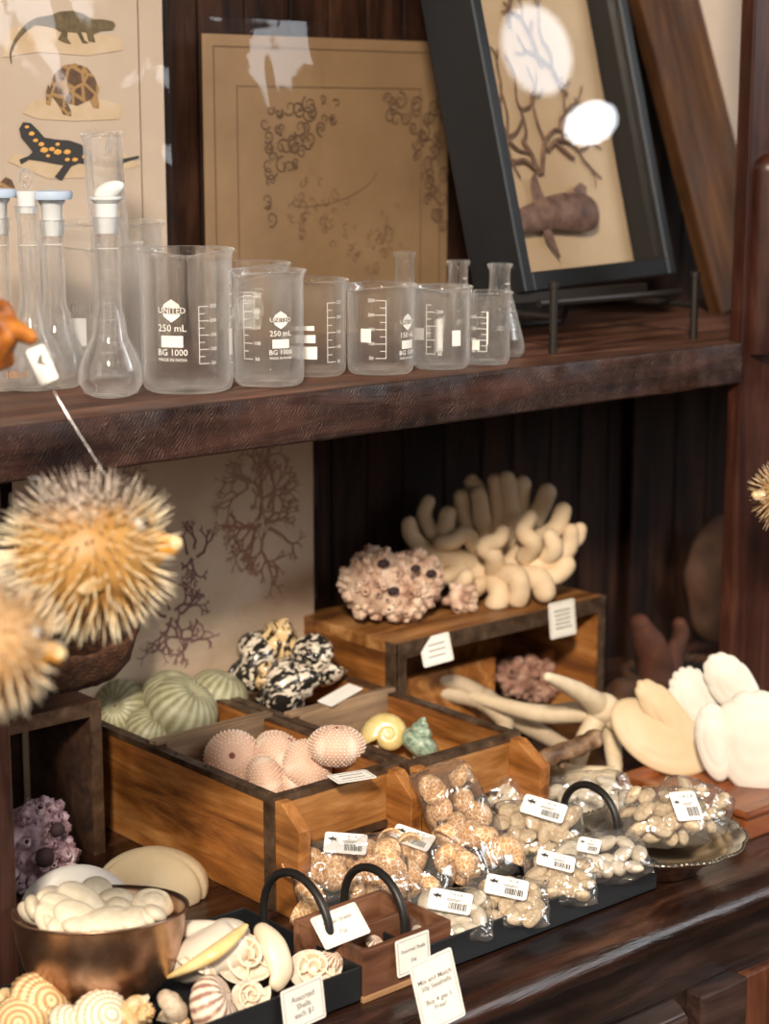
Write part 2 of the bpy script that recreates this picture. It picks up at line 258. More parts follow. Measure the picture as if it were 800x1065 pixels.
# ------------------------------------------------------------------ mesh helpers
class MB:
    def __init__(s): s.bm = bmesh.new()
    def box(s, a, b, rz=0, c=None):
        M = Matrix.Translation([(a[i]+b[i])/2 for i in range(3)]) @ Matrix.Rotation(rz, 4, 'Z') @ Matrix.Diagonal([abs(b[i]-a[i]) for i in range(3)]+[1])
        return bmesh.ops.create_cube(s.bm, size=1, matrix=M)['verts']
    def prism(s, pts, d):                                   # polygon extruded by vector d
        f = [s.bm.verts.new(p) for p in pts]; g = [s.bm.verts.new(Vector(p)+Vector(d)) for p in pts]; n = len(pts)
        s.bm.faces.new(f); s.bm.faces.new(g[::-1])
        for i in range(n): s.bm.faces.new((f[i], g[i], g[(i+1) % n], f[(i+1) % n]))
        return s
    def tube(s, pts, rad, seg=8, flat=None, cap=True):
        pts = [Vector(p) for p in pts]; n = len(pts)
        if not hasattr(rad, '__len__'): rad = [rad]*n
        rings = []; up = Vector((0, 0, 1))
        t0 = (pts[1]-pts[0]).normalized()
        if abs(t0.dot(up)) > .9: up = Vector((0, 1, 0))
        a = t0.cross(up).normalized()
        for i, p in enumerate(pts):
            t = (pts[min(i+1, n-1)]-pts[max(i-1, 0)]).normalized()
            a = (a-t*a.dot(t)).normalized(); b = t.cross(a)
            rg = []
            for k in range(seg):
                q = 2*PI*k/seg; v = (a*math.cos(q)+b*math.sin(q))*rad[i]
                if flat: v = Vector((v[j]*flat[j] for j in range(3)))
                rg.append(s.bm.verts.new(p+v))
            rings.append(rg)
        for i in range(n-1):
            for k in range(seg): s.bm.faces.new((rings[i][k], rings[i][(k+1) % seg], rings[i+1][(k+1) % seg], rings[i+1][k]))
        if cap: s.bm.faces.new(rings[0][::-1]); s.bm.faces.new(rings[-1])
        return s
    def finger(s, pts, r0, r1, seg=10, sub=5):               # tube with rounded blunt end along a smooth path
        P = smooth(pts, sub); n = len(P); rad = [r0+(r1-r0)*i/(n-1) for i in range(n)]
        end = P[-1]; d = (P[-1]-P[-2]).normalized()
        for a in (.35, .65, .85, .97): P.append(end+d*r1*a); rad.append(r1*math.sqrt(1-a*a))
        return s.tube(P, rad, seg)
    def lathe(s, prof, seg=48, close=False, org=(0, 0, 0), mod=None):
        rings = []; o = Vector(org)
        for (r, z) in prof:
            if r < 1e-6: rings.append([s.bm.verts.new(o+Vector((0, 0, z)))]); continue
            rg = []
            for k in range(seg):
                a = 2*PI*k/seg; rr, zz = (r, z) if mod is None else mod(a, r, z)
                rg.append(s.bm.verts.new(o+Vector((rr*math.cos(a), rr*math.sin(a), zz))))
            rings.append(rg)
        L = len(rings)
        for i in range(L if close else L-1):
            A, B = rings[i], rings[(i+1) % L]
            for k in range(seg):
                k2 = (k+1) % seg
                if len(A) == 1 and len(B) == 1: break
                if len(A) == 1: s.bm.faces.new((A[0], B[k2], B[k]))
                elif len(B) == 1: s.bm.faces.new((A[k], A[k2], B[0]))
                else: s.bm.faces.new((A[k], A[k2], B[k2], B[k]))
        return s
    def ball(s, c, r, sub=2, sc=(1, 1, 1), M=None):
        m = Matrix.Translation(c) @ (M or Matrix()) @ Matrix.Diagonal((r*sc[0], r*sc[1], r*sc[2], 1))
        return bmesh.ops.create_icosphere(s.bm, subdivisions=sub, radius=1, matrix=m)['verts']
    def cone(s, c, d, r0, r1, L, seg=6):
        c = Vector(c); d = Vector(d).normalized()
        return s.tube([c, c+d*L*.5, c+d*L], [r0, (r0+r1)*.5, r1], seg)
    def noise(s, amp, freq, off=0):
        s.bm.normal_update()
        for v in s.bm.verts:
            v.co += v.normal*amp*noise.noise(v.co*freq+Vector((off, off*1.7, 3)))
        return s
    def build(s, name, mat, parent=None, smooth=True, bevel=0, loc=None, rot=None, sub=0, solid=0, angle=40):
        bmesh.ops.recalc_face_normals(s.bm, faces=s.bm.faces)
        me = bpy.data.meshes.new(name); s.bm.to_mesh(me); s.bm.free()
        if mat: me.materials.append(mat)
        o = bpy.data.objects.new(name, me); C.objects.link(o)
        if parent: o.parent = parent
        if loc is not None: o.location = loc
        if rot is not None: o.rotation_euler = rot
        if bevel:
            b = o.modifiers.new('bevel', 'BEVEL'); b.width = bevel; b.segments = 2; b.limit_method = 'ANGLE'; b.angle_limit = R(40)
        if solid: q = o.modifiers.new('solid', 'SOLIDIFY'); q.thickness = solid; q.offset = 0
        if sub: q = o.modifiers.new('sub', 'SUBSURF'); q.levels = sub; q.render_levels = sub
        if smooth:
            me.polygons.foreach_set('use_smooth', [True]*len(me.polygons))
            if angle < 180: me.set_sharp_from_angle(angle=R(angle))
        return o
def smooth(pts, sub=5):
    P = [Vector(p) for p in pts]; out = []
    for i in range(len(P)-1):
        a, b, c, d = P[max(i-1, 0)], P[i], P[i+1], P[min(i+2, len(P)-1)]
        for k in range(sub):
            t = k/sub
            out.append(.5*((2*b)+(c-a)*t+(2*a-5*b+4*c-d)*t*t+(3*b-a-3*c+d)*t**3))
    out.append(P[-1]); return out
def tag(o, label, cat, group=None, kind=None):
    o['label'] = label; o['category'] = cat
    if group: o['group'] = group
    if kind: o['kind'] = kind
    return o
def thing(name, label, cat, loc=(0, 0, 0), rot=(0, 0, 0), group=None):
    o = bpy.data.objects.new(name, None); C.objects.link(o); o.empty_display_size = .01
    o.location = loc; o.rotation_euler = rot; return tag(o, label, cat, group)
def struct(o): o['kind'] = 'structure'; return o
def dup(root, loc, rot=None, scale=None, label=None, group=None):
    r = root.copy(); C.objects.link(r); r.location = loc
    if rot is not None: r.rotation_euler = rot
    if scale is not None: r.scale = scale if hasattr(scale, '__len__') else (scale,)*3
    if label: r['label'] = label
    if group: r['group'] = group
    for ch in root.children:
        c = ch.copy(); C.objects.link(c); c.parent = r
        for g in ch.children:
            d = g.copy(); C.objects.link(d); d.parent = c
    return r
def text(s, size, mat, parent, loc=(0, 0, 0), rot=(0, 0, 0), name='lettering', align='CENTER', space=1., bold=0):
    cu = bpy.data.curves.new(name, 'FONT'); cu.body = s; cu.size = size; cu.align_x = align; cu.align_y = 'CENTER'
    cu.space_line = space; cu.offset = bold; cu.materials.append(mat)
    cu.resolution_u = 3; k = bpy.data.objects.new('t', cu); C.objects.link(k)
    me = bpy.data.meshes.new_from_object(k.evaluated_get(bpy.context.evaluated_depsgraph_get())); bpy.data.objects.remove(k)
    o = bpy.data.objects.new(name, me); C.objects.link(o); me.name = name
    if parent: o.parent = parent
    o.location = loc; o.rotation_euler = rot; return o
def cardshape(w, h, t=.0006, rc=.002, curl=0.):
    m = MB(); pts = []
    for cx, cy, a0 in ((w/2-rc, h/2-rc, 0), (-w/2+rc, h/2-rc, PI/2), (-w/2+rc, -h/2+rc, PI), (w/2-rc, -h/2+rc, 1.5*PI)):
        for k in range(4): a = a0+k*PI/6; pts.append((cx+rc*math.cos(a), cy+rc*math.sin(a), 0))
    m.prism(pts, (0, 0, t)); return m
def frame_line(w, h, th=.0003, inset=.002):
    m = MB(); a, b = w/2-inset, h/2-inset; z0, z1 = .0006, .0008
    m.box((-a, b-th, z0), (a, b, z1)); m.box((-a, -b, z0), (a, -b+th, z1)); m.box((-a, -b, z0), (-a+th, b, z1)); m.box((a-th, -b, z0), (a, b, z1)); return m
def face_cam(p, tilt, dyaw=0.):      # euler: flat card (normal +z) tipped up by tilt and turned towards the aisle
    a = math.atan2(-p[1], -p[0]); return (tilt, 0, a+PI/2+dyaw)

# ------------------------------------------------------------------ the setting
m = MB(); m.box((-2.5, -3.6, -.87), (5, 2.2, -.85)); struct(m.build('floor', wood('floor_boards', (.05, .025, .012), (.09, .045, .022), (.14, .07, .035), 'X', .4), smooth=False))
m = MB(); x = .3; 
while x < 2.6:                                              # tongue and groove boards
    w = random.choice((.052, .058, .064)); m.box((x+.0012, 1.60, -.1), (x+w-.0012, 1.612, 1.2)); m.box((x-.002, 1.606, -.1), (x+.002, 1.612, 1.2)); x += w
m.box((.3, 1.612, -.1), (x, 1.63, 1.2))
m.box((1.79, 1.585, -.002), (1.825, 1.605, 1.2))             # batten over a joint
struct(m.build('wall_back', M_plank, smooth=False, bevel=.0012))

# hutch: shelf board + posts standing on the counter
h = thing('display_hutch', 'dark stained wooden hutch frame with a thick rough-sawn shelf holding the glassware', 'shelving', (0, 0, 0))
m = MB()
n = 60
prof = [(1.2402, .4095), (1.2385, .4115), (1.2383, .430), (1.2385, .4485), (1.2400, .4510), (1.2440, .4515)]
rows = []
for i in range(n+1):
    xx = .62+(1.561-.62)*i/n; r = []
    for j, (y, z) in enumerate(prof):
        d = noise.noise(Vector((xx*23, j*.6, 0)))*.0007+noise.noise(Vector((xx*90, j*3.1, 5)))*.0007
        r.append(m.bm.verts.new((xx, y+d, z+(d*.7 if j in (0, 5) else 0))))
    rows.append(r)
for i in range(n):
    for j in range(len(prof)-1): m.bm.faces.new((rows[i][j], rows[i+1][j], rows[i+1][j+1], rows[i][j+1]))
m.build('shelf_front_edge', M_edge, h, angle=30)
m = MB(); m.box((.62, 1.243, .411), (2.4, 1.60, .4515)); m.build('shelf_board', M_shelf, h, smooth=False)
m = MB(); m.box((1.561, 1.238, .0), (1.68, 1.256, 1.2)); m.build('post', M_post, h, smooth=False, bevel=.002)
m = MB(); m.tube([(1.591, 1.238, 0.439), (1.591, 1.238, 0.623)], .0195, 20); m.ball((1.591, 1.238, 0.623), .0195, 3)
m.build('applied_pilaster', M_post, h)
m = MB(); m.box((.55, 1.25, .0), (.708, 1.27, .411)); m.build('post', M_postdark, h, smooth=False, bevel=.002)

# sideboard below
sb = thing('sideboard', 'dark glossy wooden sideboard with worn rounded front edge under all the trays', 'cabinet', (0, 0, -.85))
m = MB()
prof = [(1.62, -.03), (1.62, 0), (1.3, 0), (1.14, 0), (1.03, -.0004), (1.018, -.002), (1.009, -.006), (1.004, -.012), (1.0035, -.018), (1.007, -.025), (1.014, -.03), (1.02, -.031)]
rows = []; n = 420
for i in range(n+1):
    xx = .3+(2.6-.3)*i/n; r = []
    for j, (y, z) in enumerate(prof):
        d = (noise.noise(Vector((xx*14, j*.35, 0)))*.0022+noise.noise(Vector((xx*45, j*.9, 5)))*.0012+noise.noise(Vector((xx*150, j*2.9, 9)))*.0007) if j > 3 else 0
        r.append(m.bm.verts.new((xx, y+d, z+.85+d*.6)))
    rows.append(r)
for i in range(n):
    for j in range(len(prof)): m.bm.faces.new((rows[i][j], rows[i+1][j], rows[i+1][(j+1) % len(prof)], rows[i][(j+1) % len(prof)]))
m.build('worktop', M_counter, sb, angle=60)
m = MB(); m.box((.3, 1.04, .0), (2.6, 1.6, .82)); m.build('carcass', M_base, sb, smooth=False)
m = MB(); m.box((.5, 1.02, .35), (1.247, 1.04, .744))
m.prism([(.5, 1.02, .744), (.5, 1.04, .756), (.5, 1.04, .744)], (.747, 0, 0)); m.build('drawer_front', M_base, sb, smooth=False, bevel=.004)
m = MB(); m.box((1.262, 1.018, .0), (1.326, 1.04, .757)); m.build('stile', M_base, sb, smooth=False, bevel=.003)
m = MB(); m.box((1.336, 1.03, .05), (1.7, 1.042, .75)); m.build('door', wood('door_wood', (.05, .014, .006), (.10, .03, .012), (.16, .05, .02), 'Z', .45), sb, smooth=False, bevel=.003)
m = MB(); m.box((.48, 1.0385, .7562), (2.4, 1.0405, .7602)); m.build('frieze_bead', M_base, sb, smooth=False)
# ------------------------------------------------------------------ upper shelf: prints and picture frames
ZS = .4515
def lean(px, py, y0=1.578, off=0.): return aty(px, py, y0-off)
def flat_shape(pts, y, mat, name, parent, th=.0004):
    m = MB(); m.prism([aty(a, b, y) for a, b in pts], (0, -th, 0)); return m.build(name, mat, parent, smooth=False)
def ribbon(parent, name, mat, paths, y, r=.0008, flat=(1, .4, 1), seg=6):
    m = MB()
    for p in paths:
        pts = smooth([aty(a, b, y) for a, b in p], 4); k = len(pts)
        rr = r if not hasattr(r, '__len__') else [r[0]+(r[1]-r[0])*i/(k-1) for i in range(k)]
        m.tube(pts, rr, seg, flat)
    return m.build(name, mat, parent)

pr1 = thing('animal_print', 'pale print of a lizard, a tortoise and a spotted salamander in a clear sleeve', 'print', (0, 0, 0))
m = MB(); m.box((.74, 1.580, ZS), (1.090, 1.5815, .90)); m.build('paper_sheet', M_paper, pr1, smooth=False)
m = MB(); m.box((1.0615, 1.5794, ZS+.02), (1.0622, 1.5801, .87)); m.build('ruled_line', M_tan2, pr1, smooth=False)
YP = 1.5795
M_liz = mottled('lizard_ink', [(.35, (.07, .05, .025)), (.6, (.14, .10, .05)), (.8, (.20, .17, .09))], 90, .8, 0)
M_sand = mottled('sand_wash', [(.3, (.46, .33, .20)), (.7, (.52, .41, .30))], 30, .8, 0)
M_tort = netted('tortoise_ink', (.32, .19, .08), (.07, .035, .02), (.13, .075, .04), 75, .10, .8, 0)
M_sal = plain('salamander_ink', (.03, .028, .03), .8)
M_spot = plain('salamander_spots', (.66, .34, .08), .8)
flat_shape([(2, 60), (10, 30), (40, 24), (90, 33), (126, 40), (128, 52), (90, 58), (40, 54)], YP, M_sand, 'painted_ground', pr1, .0003)
flat_shape([(24, 118), (32, 106), (60, 100), (110, 104), (127, 110), (124, 124), (80, 126), (40, 124)], YP, M_sand, 'painted_ground', pr1, .0003)
flat_shape([(8, 168), (14, 160), (70, 166), (130, 160), (145, 172), (110, 184), (50, 186)], YP, M_sand, 'painted_ground', pr1, .0003)
Y2 = YP-.0005
lz = flat_shape([(28, 24), (38, 18), (52, 16), (62, 12), (75, 11), (86, 14), (96, 20), (106, 20), (117, 22), (120, 26), (117, 31), (104, 32), (97, 36), (99, 44), (92, 43), (90, 34), (84, 33), (88, 42), (92, 45), (86, 45), (80, 34), (70, 33), (70, 40), (74, 46), (66, 44), (60, 41), (64, 34), (56, 29), (40, 26), (30, 27)], Y2, M_liz, 'painted_lizard', pr1)
ribbon(pr1, 'lizard_tail', M_liz, [[(32, 25), (24, 32), (15, 44), (11, 56), (12, 66)]], Y2, (.0032, .0005))
tt = flat_shape([(52, 92), (56, 78), (66, 68), (78, 66), (90, 70), (98, 80), (103, 92), (101, 99), (103, 108), (103, 113), (97, 112), (93, 104), (80, 110), (70, 107), (74, 116), (74, 121), (66, 119), (60, 108), (54, 100), (52, 110), (48, 108), (48, 96), (50, 88)], Y2, M_tort, 'painted_tortoise', pr1)
sal = flat_shape([(20, 134), (24, 127), (32, 128), (40, 136), (46, 143), (58, 145), (72, 146), (84, 150), (94, 158), (104, 164), (116, 168), (128, 165), (144, 162), (145, 164), (130, 169), (118, 174), (106, 174), (94, 171), (82, 170), (74, 173), (68, 182), (64, 188), (57, 184), (66, 172), (54, 170), (44, 168), (30, 166), (22, 171), (20, 166), (30, 162), (34, 158), (28, 150), (22, 143)], Y2, M_sal, 'painted_salamander', pr1)
m = MB()
for (a, b, r) in ((28, 132, 2.2), (33, 139, 3), (37, 146, 2.6), (43, 150, 3), (46, 156, 4), (54, 155, 3), (60, 158, 4), (60, 150, 2.4), (70, 158, 3.6), (78, 166, 3), (70, 166, 2.6), (88, 163, 2.8), (98, 167, 2.2), (50, 162, 2.2)):
    c = aty(a, b, Y2-.0005); rr = r*.00085
    m.ball(c, rr, 1, (1.4, .25, .8))
m.build('salamander_spots', M_spot, sal)
flat_shape([(0, 190), (6, 184), (12, 187), (16, 196), (10, 205), (0, 206)], Y2, M_tort, 'painted_animal', pr1)
def sleeve(parent, x0, x1, z0, z1, y, amp=.002, top=.0, seed=0):
    m = MB(); nx, nz_ = 40, 50; g = []
    for i in range(nx+1):
        row = []
        for j in range(nz_+1):
            xx = x0+(x1-x0)*i/nx; zz = z0+(z1-z0)*j/nz_
            d = abs(noise.noise(Vector((xx*9+seed, zz*4.5, xx*2)))) * amp*2 + abs(noise.noise(Vector((xx*22, zz*14+xx*20, seed))))*amp*.6
            row.append(m.bm.verts.new((xx, y-.0012-d, zz)))
        g.append(row)
    for i in range(nx):
        for j in range(nz_): m.bm.faces.new((g[i][j], g[i+1][j], g[i+1][j+1], g[i][j+1]))
    return m.build('plastic_sleeve', M_film, parent, angle=180)
sleeve(pr1, .738, 1.0935, ZS, .905, 1.5785, .0035, seed=2)

pr2 = thing('ornament_print', 'tan engraving with scrollwork corners in a glossy sleeve, left of the black frame', 'print', (0, 0, 0))
x0, x1 = 1.133, 1.46
m = MB(); m.box((x0, 1.574, ZS), (x1, 1.576, .757)); m.build('paper_sheet', M_tan, pr2, smooth=False)
YQ = 1.5735
m = MB()
for (a, b, c, d) in ((.012, .012, .3, .0008), (.04, .05, .25, .0006)):
    m.box((x0+a, YQ-.0004, .757-b), (x1-a, YQ, .757-b+d)); m.box((x0+a, YQ-.0004, ZS+.02), (x0+a+d, YQ, .757-b)); m.box((x1-a-d, YQ-.0004, ZS+.02), (x1-a, YQ, .757-b))
m.build('ruled_border', M_tan2, pr2, smooth=False)
def scroll(cx, cz, r, turns, ph, y, sgn=1):
    return [Vector((cx+sgn*r*(1-.8*t)*math.cos(ph+turns*2*PI*t), y, cz+r*(1-.8*t)*math.sin(ph+turns*2*PI*t))) for t in [i/16 for i in range(17)]]
m = MB()
for side, sg in ((0, 1), (1, -1)):
    for k in range(46):
        u = random.random(); v = random.random()
        if u*.95+v*.9 > 1: u, v = 1-u, 1-v
        px = 275+u*85 if side == 0 else 462-u*62
        py = 100+v*135-(0)
        c = aty(px, py, YQ-.0004)
        m.tube(scroll(c.x, c.z, random.uniform(.004, .010), random.uniform(.8, 1.6), random.random()*6, YQ-.0004, random.choice((1, -1))), [.0011-.0007*i/16 for i in range(17)], 5, (1, .3, 1))
m.build('scrollwork', M_tan2, pr2)
m = MB()                                                     # foliage and figures drawn faintly in the lower middle
for k in range(60):
    a = random.random(); c = aty(300+a*110+random.uniform(-8, 8), 262-28*math.sin(a*PI*2)-random.random()*50, YQ-.0003)
    m.tube(scroll(c.x, c.z, random.uniform(.003, .008), random.uniform(.4, 1.1), random.random()*6, YQ-.0003, random.choice((1, -1))), .0005, 5, (1, .3, 1))
m.tube(smooth([aty(a, b, YQ-.0003) for a, b in ((308, 215), (330, 214), (360, 206), (385, 190), (392, 178))], 4), .0005, 5, (1, .3, 1))
m.build('drawn_foliage', plain('faint_brown_ink', (.15, .085, .045), .8), pr2)
sleeve(pr2, x0-.003, x1+.002, ZS, .772, 1.5715, .0045, seed=9)

# pressed seaweed print under the shelf
pr3 = thing('seaweed_print', 'pale pressed seaweed print leaning against the back boards under the shelf', 'print', (0, 0, 0))
m = MB(); m.box((.905, 1.575, .0), (1.268, 1.577, .405)); m.build('paper_sheet', M_pale, pr3, smooth=False)
def seaweed(cpx, cpy, rpx, seed, col, n=9, name='seaweed', rad=.0016, depth=5):
    rnd = random.Random(seed); m = MB(); c = aty(cpx, cpy, 1.5745); S = rpx*.00145
    def grow(p, a, L, r, d):
        q = p+Vector((math.cos(a), 0, math.sin(a)))*L
        mid = (p+q)/2+Vector((rnd.uniform(-1, 1), 0, rnd.uniform(-1, 1)))*L*.12
        m.tube([p, mid, q], [r, r*.9, r*.8], 5, (1, .25, 1))
        if d > 0:
            
            for s in (-1, 1):
                if rnd.random() < .86: grow(q, a+s*rnd.uniform(.1, .95)+rnd.uniform(-.3, .3), L*rnd.uniform(.55, 1.0), r*rnd.uniform(.65, .95), d-1)
    for i in range(n): grow(c+Vector((math.cos(6.28*i/n), 0, math.sin(6.28*i/n)))*S*.25*rnd.random(), 6.28*i/n+rnd.uniform(-.8, .8), S*rnd.uniform(.14, .30), rad, depth)
    return m.build(name, col, pr3)
seaweed(272, 545, 50, 3, plain('red_seaweed', (.34, .17, .11), .8), 12, rad=.0021, depth=6)
seaweed(262, 500, 40, 8, plain('red_seaweed_pale', (.38, .22, .16), .8), 9, rad=.0016)
seaweed(200, 580, 26, 5, plain('mauve_seaweed', (.20, .10, .095), .8), 5, rad=.0018)
seaweed(180, 640, 34, 6, bpy.data.materials['mauve_seaweed'], 6, rad=.0019)
seaweed(195, 668, 26, 11, bpy.data.materials['mauve_seaweed'], 5, rad=.0018, depth=4)
seaweed(120, 500, 26, 12, bpy.data.materials['red_seaweed_pale'], 6, rad=.0014)
sleeve(pr3, .903, 1.270, .0, .405, 1.573, .004, seed=4)

# black shadow-box frame on an iron easel
wv = Vector((math.sin(R(77.8)), math.cos(R(77.8)), 0))
B = Vector((1.362, 1.352, .506))
yaw = math.atan2(wv.y, wv.x)
fr = thing('shadow_box_frame', 'large black shadow box frame with branch and fish specimens behind reflecting glass', 'picture frame', B, (-R(13.5), 0, yaw))
# local: x to the right, z up, -y towards the room
FW, FH, FD, MW = .312, .42, .062, .017
for nm, a, b in (('side_rail', (0, 0, 0), (MW, FD, FH)), ('side_rail', (FW-MW, 0, 0), (FW, FD, FH)), ('bottom_rail', (MW, 0, 0), (FW-MW, FD, .020)), ('top_rail', (MW, 0, FH-.02), (FW-MW, FD, FH))):
    m = MB(); m.box(a, b); m.build(nm, M_frame, fr, smooth=False, bevel=.002)
m = MB(); m.box((MW, FD-.020, .02), (FW-MW, FD-.016, FH-.02)); m.build('backing_paper', M_mat, fr, smooth=False)
m = MB(); m.bm.faces.new([m.bm.verts.new(q) for q in ((MW, .009, .02), (FW-MW, .009, .02), (FW-MW, .009, FH-.02), (MW, .009, FH-.02))]); m.build('glass_pane', M_pane, fr, smooth=False)
ya = FD-.024
M_twig = mottled('specimen_twig', [(.35, (.10, .055, .035)), (.7, (.24, .14, .09))], 120, .8, 0)
rnd = random.Random(5)
def P(u, v, y=ya): return (u, y, v)
m = MB()
def gr(p, a, L, r, d):
    q = p+Vector((math.cos(a), 0, math.sin(a)))*L; k = p.lerp(q, .5)+Vector((rnd.uniform(-1, 1), 0, rnd.uniform(-1, 1)))*L*.2
    m.tube(smooth([p, k, q], 3), [r]*6+[r*.8], 6)
    if d: 
        for s in (-1, 1):
            if rnd.random() < .85: gr(q, a+s*rnd.uniform(.2, .8), L*rnd.uniform(.7, .95), r*.75, d-1)
for (u, v, a, L) in ((.125, .125, 2.1, .04), (.13, .125, 1.1, .04), (.12, .13, 2.9, .035), (.15, .15, .3, .035), (.075, .17, 1.6, .03), (.06, .25, 1.4, .03), (.17, .24, 1.9, .03), (.20, .14, 2.6, .04), (.21, .21, 2.2, .035), (.12, .28, 1.2, .035)):
    gr(Vector((u, ya, v)), a, L, .0024, 3)
for k in range(7):                                            # brittle-star arms round a disc
    a = k*.9; pts = [Vector((.075+math.cos(a+.5*t)*.045*t, ya, .165+math.sin(a+.5*t)*.045*t)) for t in (0, .3, .6, 1)]
    m.tube(smooth(pts, 4), [.0024-.0014*i/12 for i in range(13)], 6)
m.build('branch_specimens', M_twig, fr)
m = MB(); P0 = [(.028, 0, .068), (.06, 0, .075), (.10, 0, .080), (.14, 0, .083), (.175, 0, .082), (.200, 0, .080), (.214, 0, .078)]
m.tube(smooth([(a, ya-.004, c) for a, b, c in P0], 4), [.008+.0135*math.sin(min(1, (i+1)/26)**1.4*PI*.86) for i in range(25)], 14, (1, .45, 1))
f = m.build('fish_specimen', mottled('fish_skin', [(.35, (.10, .055, .045)), (.6, (.24, .14, .11)), (.8, (.35, .22, .17))], 60, .5, .2, 200), fr)
m = MB()
m.prism([(.105, ya-.006, .07), (.118, ya-.006, .068), (.128, ya-.006, .035), (.118, ya-.006, .045), (.108, ya-.006, .055)], (0, .002, 0))
m.prism([(.10, ya-.006, .088), (.12, ya-.006, .09), (.108, ya-.006, .125), (.098, ya-.006, .118)], (0, .002, 0))
m.prism([(.185, ya-.006, .095), (.202, ya-.006, .098), (.206, ya-.006, .108), (.195, ya-.006, .113), (.180, ya-.006, .107)], (0, .002, 0))
m.build('fins', bpy.data.materials['fish_skin'], f, smooth=False)
for (u, v, s) in ((.06, .26, 'No. 12'), (.205, .05, 'No. 7'), (.065, .10, 'No. 9')): pass
e = thing('iron_easel', 'black iron plate easel with two upright pegs holding the shadow box frame', 'easel', (1.347, 1.30, ZS))
tgt = Vector((.204, -.005, 0))
for k, q in enumerate((Vector((0, 0, 0)), tgt)):
    m = MB(); m.tube([q+Vector((0, 0, 0)), q+Vector((0, 0, .064))], .0042, 10); m.lathe([(0, .064), (.0055, .064), (.0055, .069), (0, .070)], 12, org=q); m.build('peg', M_iron, e)
    m = MB(); m.tube([q+Vector((0, 0, .035)), q+Vector((0, .17, .035)), q+Vector((0, .19, .004))], .0035, 8); m.build('side_bar', M_iron, e)
m = MB(); m.tube([Vector((0, .02, .047)), tgt+Vector((0, .02, .047))], .0038, 8); m.build('cross_bar', M_iron, e)
m = MB(); m.tube([Vector((0, .19, .004)), tgt+Vector((0, .19, .004))], .0038, 8); m.build('rear_bar', M_iron, e)
m = MB(); m.box((0, .06, .044), (.204, .068, .0535)); m.build('support_ledge', M_iron, e, smooth=False)

# brown-framed picture leaning further right
pf = thing('leaning_picture', 'brown wooden framed picture leaning at far upper right behind the hutch post', 'picture frame', (1.775, 1.44, ZS), (-R(12), R(-11), R(0)))
m = MB(); m.box((0, 0, 0), (.10, .02, .5)); m.build('side_rail', M_pframe, pf, smooth=False, bevel=.002)
m = MB(); m.box((.2, 0, 0), (.23, .02, .5)); m.build('side_rail', M_pframe, pf, smooth=False, bevel=.002)
m = MB(); m.box((.10, 0, 0), (.2, .02, .03)); m.build('bottom_rail', M_pframe, pf, smooth=False, bevel=.002)
m = MB(); m.box((.10, .008, .03), (.2, .012, .5)); m.build('paper_mat', M_paper, pf, smooth=False)

# ------------------------------------------------------------------ laboratory glass
def bent(s, size, mat, parent, r, ang, z, name='printed_writing', align='CENTER', sx=1.):
    cu = bpy.data.curves.new('t', 'FONT'); cu.body = s; cu.size = size; cu.align_x = align; cu.align_y = 'CENTER'; cu.resolution_u = 2
    o = bpy.data.objects.new('t', cu); C.objects.link(o); dg = bpy.context.evaluated_depsgraph_get()
    me = bpy.data.meshes.new_from_object(o.evaluated_get(dg)); bpy.data.objects.remove(o)
    for v in me.vertices:
        a = ang+v.co.x*sx/r; v.co = Vector((r*math.cos(a), r*math.sin(a), z+v.co.y))
    me.materials.clear(); me.materials.append(mat); me.name = name
    q = bpy.data.objects.new(name, me); C.objects.link(q); q.parent = parent; return q
def patch(m, r, a0, a1, z0, z1, t=.0003):
    n = max(2, int(abs(a1-a0)/.12)+1)
    A = [(m.bm.verts.new((r*math.cos(a0+(a1-a0)*i/n), r*math.sin(a0+(a1-a0)*i/n), z0)), m.bm.verts.new((r*math.cos(a0+(a1-a0)*i/n), r*math.sin(a0+(a1-a0)*i/n), z1))) for i in range(n+1)]
    for i in range(n): m.bm.faces.new((A[i][0], A[i+1][0], A[i+1][1], A[i][1]))
